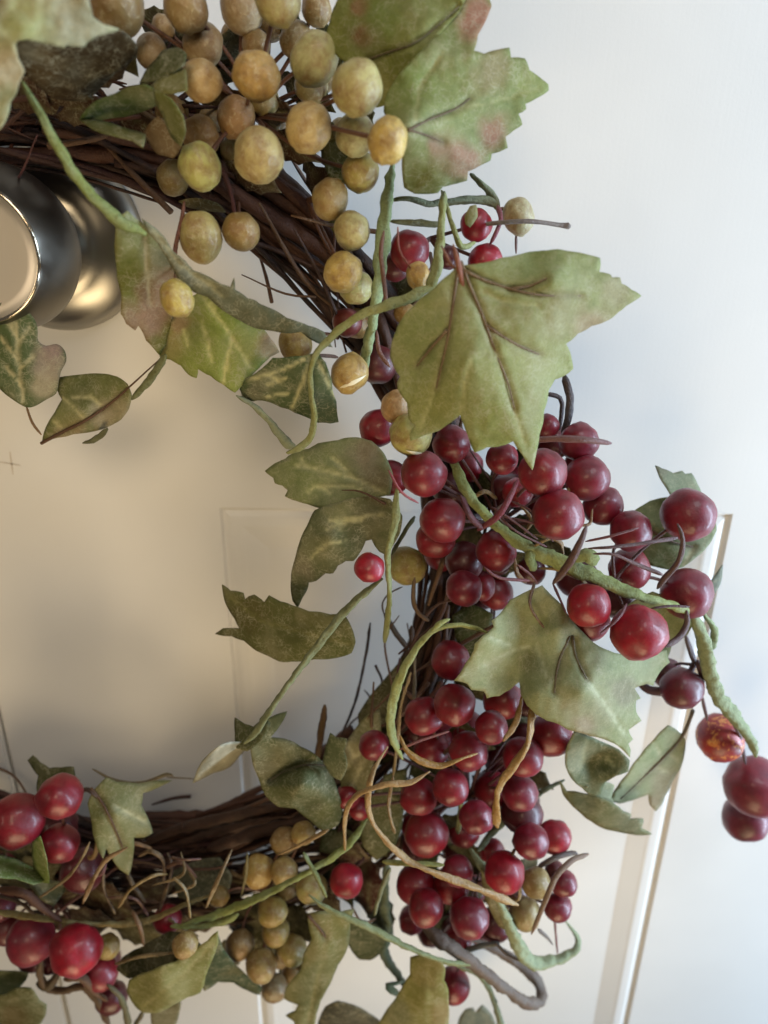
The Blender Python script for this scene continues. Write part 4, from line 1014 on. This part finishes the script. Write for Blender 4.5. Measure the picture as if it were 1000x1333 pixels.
for a in [(210, 30, 44, 0.4, 26, DO), (285, 95, 42, -0.3, 28, DO), (375, 30, 40, 0.8, 28, DG), (250, 150, 44, 0.3, 30, DB), (430, 60, 40, 1.2, 30, DG), (380, 190, 44, 0.5, 36, DB), (160, 20, 40, 0.2, 28, DO), (420, 240, 40, 0.9, 36, DB), (470, 150, 40, 1.4, 34, DO), (330, 230, 42, 0.5, 42, DB), (610, 610, 42, 1.0, 26, DO), (720, 720, 40, 0.4, 34, DO), (690, 600, 40, 0.2, 26, DG), (640, 1160, 40, 0.9, 30, DO), (560, 900, 40, 1.2, 28, DB), (690, 1010, 36, 0.5, 28, DO), (30, 120, 50, 0.6, 56, DB), (100, 140, 52, 0.2, 50, DB), (210, 110, 48, -0.5, 44, DB), (230, 60, 44, 0.7, 34, DO), (350, 140, 44, 0.4, 34, DB), (330, 50, 40, 1.0, 32, DB), (70, 112, 55, 0.3, 62, DB), (130, 92, 52, -0.4, 58, DB), (185, 160, 50, 0.5, 44, DB), (150, 60, 50, 0.9, 52, DO), (300, 60, 46, -0.9, 30, DO), (400, 120, 46, 0.6, 30, DO), (440, 200, 50, 1.2, 34, DO), (290, 130, 45, 0.2, 34, DB),
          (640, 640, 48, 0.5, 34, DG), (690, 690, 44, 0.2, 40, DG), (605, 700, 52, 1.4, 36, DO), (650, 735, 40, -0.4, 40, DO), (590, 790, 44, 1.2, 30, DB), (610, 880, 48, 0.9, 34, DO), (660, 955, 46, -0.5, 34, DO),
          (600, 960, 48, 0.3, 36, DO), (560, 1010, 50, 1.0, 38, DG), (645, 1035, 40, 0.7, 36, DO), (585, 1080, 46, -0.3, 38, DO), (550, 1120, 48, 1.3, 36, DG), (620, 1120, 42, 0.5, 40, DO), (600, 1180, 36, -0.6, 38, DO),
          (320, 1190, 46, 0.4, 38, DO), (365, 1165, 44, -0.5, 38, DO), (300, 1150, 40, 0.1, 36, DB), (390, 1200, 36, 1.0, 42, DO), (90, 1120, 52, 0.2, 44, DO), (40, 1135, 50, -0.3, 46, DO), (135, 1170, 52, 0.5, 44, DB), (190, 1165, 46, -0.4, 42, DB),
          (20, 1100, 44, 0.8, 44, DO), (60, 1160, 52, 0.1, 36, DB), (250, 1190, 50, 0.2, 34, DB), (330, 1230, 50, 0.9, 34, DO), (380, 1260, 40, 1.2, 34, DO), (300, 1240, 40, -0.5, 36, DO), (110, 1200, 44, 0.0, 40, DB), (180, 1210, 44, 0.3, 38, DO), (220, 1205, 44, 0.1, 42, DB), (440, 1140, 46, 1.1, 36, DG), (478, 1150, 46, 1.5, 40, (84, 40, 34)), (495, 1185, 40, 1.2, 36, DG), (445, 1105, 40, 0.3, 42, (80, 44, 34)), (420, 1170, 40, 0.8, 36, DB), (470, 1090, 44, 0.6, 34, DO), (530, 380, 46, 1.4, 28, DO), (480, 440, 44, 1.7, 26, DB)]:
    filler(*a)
def twiglets():
    R = 0.150
    for i in range(150):
        a = random.uniform(-2.15, 2.15)
        rr = R + random.uniform(-17, 24) * MM
        dd = random.uniform(12, 52) * MM
        L = random.uniform(18, 48) * MM
        c = Vector((RC.x + rr * math.cos(a), -dd, RC.z + rr * math.sin(a)))
        dirv = Vector((-math.sin(a), 0, math.cos(a))) * random.choice((-1, 1)) + Vector((random.uniform(-.6, .6), random.uniform(-.35, .2), random.uniform(-.6, .6)))
        dirv.normalize()
        bend = Vector((random.uniform(-1, 1), random.uniform(-.5, .5), random.uniform(-1, 1))) * L * 0.22
        r0 = random.uniform(0.35, 1.1) * MM
        path = catmull([(*(c - dirv * L / 2), r0), (*(c + bend * 0.6), r0 * 0.9), (*(c + dirv * L / 2 + bend * random.uniform(-1, 1)), r0 * 0.45)], 3 * MM)
        path = [p if p[1] < -0.002 else np.array((p[0], -0.002, p[2], p[3])) for p in path]
        V, F = tube_geo([tuple(p) for p in path], 5, lambda s, an, t: 1 + 0.25 * noise.noise((s * 300 + i, an, 0)))
        o = mesh_obj('twiglet', pydata('twiglet', [v - RC for v in V], F), M_BARK, wreath)
        o.color = (*random.choice([(0.07, 0.03, 0.02), (0.10, 0.05, 0.03), (0.05, 0.025, 0.02), (0.13, 0.07, 0.035), (0.09, 0.03, 0.03)]), 1)
twiglets()

# --- berries
def berry_mesh(name, seed, elong, bump_, dimple, wrinkle=0.0):
    V, F = [], []
    nu, nv = 28, 18
    for j in range(nv + 1):
        th = math.pi * j / nv
        for i in range(nu):
            ph = 2 * math.pi * i / nu
            n = Vector((math.sin(th) * math.cos(ph), math.sin(th) * math.sin(ph), math.cos(th)))
            r = 1 + bump_ * noise.noise(n * 1.3 + Vector((seed, 0, 0))) + bump_ * 0.5 * noise.noise(n * 3.1 + Vector((0, seed, 0)))
            r -= dimple * math.exp(-((th) / 0.22) ** 2) 
            r += 0.05 * math.exp(-((math.pi - th) / 0.16) ** 2)
            r += wrinkle * math.cos(7 * ph + 2 * math.sin(2 * th + seed)) * math.sin(th) ** 2
            n2 = n * r
            n2.z *= elong
            V.append(n2)
    for j in range(nv):
        for i in range(nu):
            i2 = (i + 1) % nu
            F.append((j * nu + i, (j + 1) * nu + i, (j + 1) * nu + i2, j * nu + i2))
    me = pydata(name, V, F)
    bm = bmesh.new(); bm.from_mesh(me)
    bmesh.ops.remove_doubles(bm, verts=bm.verts, dist=1e-4)
    bmesh.ops.recalc_face_normals(bm, faces=bm.faces)
    bm.to_mesh(me); bm.free()
    me.polygons.foreach_set('use_smooth', [True] * len(me.polygons))
    return me

RED_ME = [berry_mesh('red_berry', 3.1 * k, 1.0 + 0.04 * (k % 3 - 1), 0.07, 0.06, 0.022 if k % 4 == 3 else 0.0) for k in range(8)]
CRM_ME = [berry_mesh('cream_berry', 5.3 * k + 1, 1.02 + 0.03 * (k % 3), 0.085, 0.07) for k in range(6)]
for me in RED_ME: me.materials.append(M_RED)
for me in CRM_ME: me.materials.append(M_CREAM)
CHIP_ME = RED_ME[2].copy(); CHIP_ME.materials.clear(); CHIP_ME.materials.append(M_CHIP)

PLACED = []
def berry(kind, u, v, r, base, color=None, anchor=None, aspect=1.0, label=None, chip=False, ordered=True):
    d = base
    for _ in range(70):
        p = P(u, v, d)
        R = r * pxm(u, v, d)
        if all((p - q).length > 0.90 * (R + Q) for q, Q in PLACED):
            break
        d += 1.0
    PLACED.append((p, R))
    me = random.choice(RED_ME if kind == 'red' else CRM_ME)
    if chip:
        me = CHIP_ME
    o = bpy.data.objects.new('red_berry' if kind == 'red' else 'cream_berry', me)
    COL.objects.link(o)
    o.parent = wreath
    rot = Matrix.Rotation(random.uniform(-0.5, 0.5), 3, 'Y') @ Matrix.Rotation(random.uniform(0, 6.28) if aspect == 1.0 else random.uniform(0, 6.28), 3, 'Z')
    if aspect == 1.0:
        rot = rot @ Matrix.Rotation(random.uniform(-1.2, 1.2), 3, 'X')
    loc = p - RC
    sc = Vector((R, R, R * aspect))
    o.location = loc
    o.rotation_euler = rot.to_euler()
    o.scale = sc
    if color is None:
        if kind == 'red':
            k = random.uniform(0.7, 1.15)
            color = (0.215 * k, 0.010 * k, 0.026 * k * random.uniform(0.7, 1.3))
        else:
            color = random.choice([(0.46, 0.34, 0.15), (0.42, 0.28, 0.12), (0.40, 0.33, 0.15), (0.48, 0.36, 0.20)])
    else:
        color = lin(color)
        if kind == 'cream':
            color = (color[0] * 0.86, color[1] * 0.97, color[2] * 0.92)
    o.color = (*color, 1)
    if label:
        o['label'] = label
    if anchor:
        q = P(*anchor)
        mid = (p + q) / 2 + Vector((random.uniform(-3, 3), 2, random.uniform(-3, 3))) * MM
        path = catmull([(*p, 0.7 * MM), (*mid, 0.6 * MM), (*q, 0.7 * MM)], 2.5 * MM)
        V, F = tube_geo([tuple(x) for x in path], 6, lambda s, a, t: 1)
        st = bpy.data.objects.new('stalk', pydata('stalk', V, F))
        COL.objects.link(st)
        st.data.materials.append(M_WIRE)
        st.data.polygons.foreach_set('use_smooth', [True] * len(st.data.polygons))
        st.color = (0.10, 0.035, 0.03, 1) if kind == 'red' else (0.14, 0.06, 0.03, 1)
        st.parent = o
        W = Matrix.Translation(RC) @ Matrix.LocRotScale(loc, rot.to_quaternion(), sc)
        st.matrix_parent_inverse = W.inverted()
    return o, p, R

CR, OR_, OL, PK, BW = (190, 168, 116), (190, 142, 78), (166, 150, 92), (172, 138, 108), (134, 98, 60)
A1 = (330, 150, 34)
for a in [(213, 36, 14, 42, PK), (196, 66, 19, 48, PK), (150, 4, 35, 62, BW), (264, 58, 26, 46, PK), (315, 12, 27, 44, PK), (412, 12, 19, 44, BW), (386, 52, 22, 42, BW),
          (242, 8, 28, 56, (158, 122, 82)), (361, 0, 29, 58, (176, 156, 104)), (307, 153, 24, 46, (160, 112, 78)), (261, 177, 24, 50, (158, 112, 70)), (225, 231, 20, 48, (150, 118, 66)),
          (263, 105, 25, 64, (184, 142, 96)), (334, 99, 30, 66, OR_), (410, 77, 30, 58, (182, 168, 120)), (260, 217, 26, 66, (186, 174, 102)), (337, 202, 32, 72, (192, 164, 112)),
          (402, 166, 29, 68, (196, 158, 104)), (466, 114, 33, 76, (186, 166, 110)), (463, 175, 26, 62, (192, 180, 136)), (469, 224, 24, 56, (176, 152, 84)), (505, 183, 26, 86, (202, 160, 84)),
          (430, 259, 24, 58, (164, 132, 84)), (458, 300, 24, 62, (194, 172, 118)), (463, 373, 22, 50, (172, 156, 98)), (447, 354, 25, 66, (204, 164, 90))]:
    berry('cream', *a[:4], a[4], anchor=(A1 if a[1] < 240 else (400, 260, 32)), aspect=random.choice((1.0, 1.04, 1.08)))
berry('cream', 261, 309, 27, 66, (168, 142, 86), (264, 262, 34), 1.14)
berry('cream', 314, 301, 24, 62, (162, 124, 74), (310, 262, 34))
berry('cream', 230, 388, 21, 84, (184, 152, 74), (232, 340, 72), 1.15)
berry('cream', 385, 448, 22, 50, (186, 148, 82), (440, 440, 34))
b31 = berry('cream', 455, 486, 24, 58, (192, 150, 86), (480, 440, 40), 1.06)
berry('cream', 466, 421, 19, 36, (142, 102, 60), (500, 400, 30))
berry('cream', 527, 408, 14, 40, (150, 104, 54), (540, 380, 34))
berry('cream', 545, 359, 16, 68, (196, 146, 74), (560, 330, 40), 1.15)
berry('cream', 516, 529, 20, 62, (186, 132, 90), (560, 500, 40), 1.1)
b33 = berry('cream', 535, 566, 28, 62, (188, 172, 104), (570, 540, 40))
berry('cream', 529, 737, 25, 52, (160, 142, 78), (560, 700, 30))
berry('cream', 675, 282, 20, 44, (176, 158, 128), (650, 275, 42), 1.18, label='lone beige berry against the door at upper right')
for a in [(370, 1095, 18, 52, BW), (395, 1085, 15, 54, (156, 122, 62)), (285, 1167, 13, 56, (120, 92, 44)), (337, 1134, 20, 58, (158, 118, 54)), (370, 1134, 18, 60, (152, 120, 68)), (406, 1156, 20, 66, (158, 140, 84)),
          (359, 1213, 18, 54, (142, 114, 52)), (355, 1187, 19, 60, (156, 130, 66)), (380, 1237, 19, 56, (140, 116, 58)), (357, 1286, 17, 46, (134, 108, 84)), (312, 1230, 18, 56, (130, 94, 62)), (340, 1257, 20, 62, (142, 112, 64)),
          (241, 1230, 16, 84, (142, 106, 56)), (140, 1232, 15, 58, (140, 104, 40))]:
    berry('cream', *a[:4], a[4], anchor=(345, 1160, 44) if a[0] > 270 else None, aspect=random.choice((1.0, 1.08, 1.12)))
berry('cream', 698, 1149, 19, 66, (142, 110, 66), (660, 1120, 44))
berry('cream', 683, 1190, 20, 62, (148, 118, 76), (660, 1150, 44), 1.1)

RB, RD, RP, RL = (128, 10, 28), (88, 8, 18), (122, 17, 36), (152, 12, 33)
AR = (640, 670, 40)
# upper few
for a in [(583, 335, 15, 44, RD), (515, 347, 20, 42, RD), (533, 326, 26, 52, RB), (620, 293, 21, 46, RL), (632, 340, 22, 46, RL), (452, 420, 19, 40, (110, 42, 30)), (492, 474, 26, 40, (86, 22, 22))]:
    berry('red', *a[:4], a[4], anchor=(560, 310, 34) if a[1] < 380 else (500, 440, 28))
# middle right spray
AM = (650, 680, 44)
for a in [(712, 555, 16, 48, RP), (588, 578, 25, 54, RB), (508, 622, 24, 54, RB), (492, 557, 25, 50, RB), (754, 575, 25, 50, RP), (674, 641, 20, 54, RL), (654, 597, 21, 62, RB), (785, 658, 25, 52, RP),
          (764, 622, 29, 58, RP), (706, 615, 31, 74, RB), (552, 617, 30, 72, RB), (727, 670, 33, 80, RB), (567, 702, 26, 58, RB), (577, 677, 30, 70, RB), (605, 731, 25, 52, RD), (646, 718, 26, 62, RB), (626, 763, 19, 50, RB), (604, 766, 24, 60, RP), (587, 860, 26, 54, RB)]:
    berry('red', *a[:4], a[4], anchor=AM if a[1] < 800 else (600, 820, 34))
# far right end of the spray
AE = (800, 755, 62)
for a in [(752, 752, 27, 44, RD), (802, 780, 24, 44, RD), (820, 741, 26, 56, RB), (822, 691, 26, 62, RP), (896, 670, 33, 62, RP), (894, 772, 32, 56, RP), (767, 808, 26, 66, RB), (766, 788, 28, 78, RL), (832, 823, 35, 80, RL)]:
    berry('red', *a[:4], a[4], anchor=AE)
berry('red', 868, 876, 19, 38, (86, 26, 36), (900, 865, 46))
berry('red', 888, 896, 26, 46, (104, 28, 38), (905, 865, 48))
berry('red', 938, 961, 28, 36, (172, 54, 52), None, chip=True, label='red berry with worn orange patch hanging at far right')
berry('red', 971, 1065, 28, 26, (118, 40, 54), (980, 1000, 38))
berry('red', 983, 1024, 36, 38, (132, 38, 52), None, label='lowest large red berry at the right edge of the photo')
# lower cluster
AL = (610, 1040, 42)
for a in [(655, 912, 25, 54, RB), (562, 975, 23, 54, RB), (487, 970, 20, 62, RB), (453, 1037, 16, 58, RB), (468, 1052, 15, 56, RB), (552, 932, 26, 62, RB), (592, 917, 27, 68, RB), (610, 978, 25, 64, RB), (640, 947, 22, 72, RB), (717, 957, 27, 56, RB), (681, 985, 26, 60, RB),
          (545, 1037, 24, 62, RB), (587, 1025, 24, 68, RB), (555, 1085, 29, 60, RB), (620, 1064, 22, 72, RP), (680, 1059, 26, 54, RD), (677, 1032, 24, 60, RP), (722, 1090, 22, 54, RL), (691, 1095, 23, 66, RP),
          (542, 1152, 26, 58, RB), (588, 1152, 24, 60, RB), (596, 1134, 20, 68, RP), (555, 1182, 23, 64, RB), (657, 1136, 26, 72, RL), (643, 1204, 22, 52, RD), (595, 1222, 19, 56, RB), (611, 1195, 26, 74, RP),
          (722, 1133, 13, 50, RD), (734, 1150, 17, 56, RP), (726, 1181, 18, 60, RP), (590, 1283, 22, 52, RB)]:
    berry('red', *a[:4], a[4], anchor=AL if a[1] < 1100 else (620, 1150, 44))
berry('red', 451, 1146, 22, 66, RL, (480, 1110, 44), label='bright red berry between the cream berries and lower red cluster')
berry('red', 481, 739, 20, 84, RL, None, label='lone small red berry on the long diagonal stem')
# lower left cluster
for a in [(108, 1133, 26, 58, RD), (78, 1098, 23, 66, RB), (22, 1068, 33, 66, RB), (78, 1037, 27, 72, RB), (2, 1181, 16, 56, (110, 36, 48)), (8, 1211, 18, 54, (106, 34, 40)), (66, 1254, 13, 54, RD), (40, 1224, 28, 64, (126, 30, 46)), (130, 1267, 22, 60, RB), (144, 1298, 20, 54, RD), (99, 1236, 31, 76, RL), (218, 1196, 18, 60, RB)]:
    berry('red', *a[:4], a[4], anchor=(70, 1170, 40) if a[0] < 200 else None)

# a back layer of berries half hidden in the gaps
random.seed(21)
def back_layer(kind, x0, x1, y0, y1, n, rr, cols, anchor):
    got = 0
    for _ in range(n * 30):
        u, v, r, d = random.uniform(x0, x1), random.uniform(y0, y1), random.uniform(*rr), random.uniform(20, 46)
        p, R = P(u, v, d), r * pxm(u, v, d)
        if all((p - q).length > 0.92 * (R + Q) for q, Q in PLACED):
            berry(kind, u, v, r, d, random.choice(cols), anchor)
            got += 1
            if got >= n:
                return
back_layer('red', 535, 690, 900, 1090, 20, (18, 24), (RD, RB), AL)
back_layer('red', 530, 700, 1090, 1215, 12, (17, 22), (RD, RB), (620, 1150, 44))
back_layer('red', 570, 760, 570, 780, 16, (18, 24), (RD, RB), AM)
back_layer('red', 0, 140, 1050, 1260, 6, (18, 24), (RD, (96, 14, 20)), (70, 1170, 40))
back_layer('cream', 190, 470, 0, 220, 16, (17, 23), (BW, (142, 112, 66), (150, 126, 82)), A1)
back_layer('cream', 290, 405, 1100, 1270, 9, (14, 18), (BW, (128, 100, 50)), (345, 1160, 44))

# pale unpainted bands on two cream berries
def seam(b, tilt, z, a0, a1):
    o, p, R = b
    V, F = [], []
    n = 18
    rot = Matrix.Rotation(tilt, 3, 'Y')
    for i in range(n + 1):
        a = a0 + (a1 - a0) * i / n
        w_ = 0.11 * math.sin(math.pi * i / n) + 0.005
        for dz, k in ((-w_, 1.0), (0, 1.055), (w_, 1.0)):
            zz = z + dz
            rr = math.sqrt(max(0, 1 - zz * zz)) * k * 1.03
            V.append(rot @ Vector((rr * math.cos(a), -rr * math.sin(a), zz * 1.04)) * R)
    for i in range(n):
        for k in range(2):
            F.append((3 * i + k, 3 * i + k + 1, 3 * i + k + 4, 3 * i + k + 3))
    s = mesh_obj('pale_band', pydata('pale_band', V, F), M_SEAM, o)
    W = Matrix.Translation(RC) @ Matrix.LocRotScale(o.location, o.rotation_euler.to_quaternion(), o.scale)
    s.matrix_parent_inverse = W.inverted() @ Matrix.Translation(p)
seam(b31, -0.45, -0.35, 0.5, 2.6)
seam(b33, 0.4, -0.5, 0.3, 1.6)
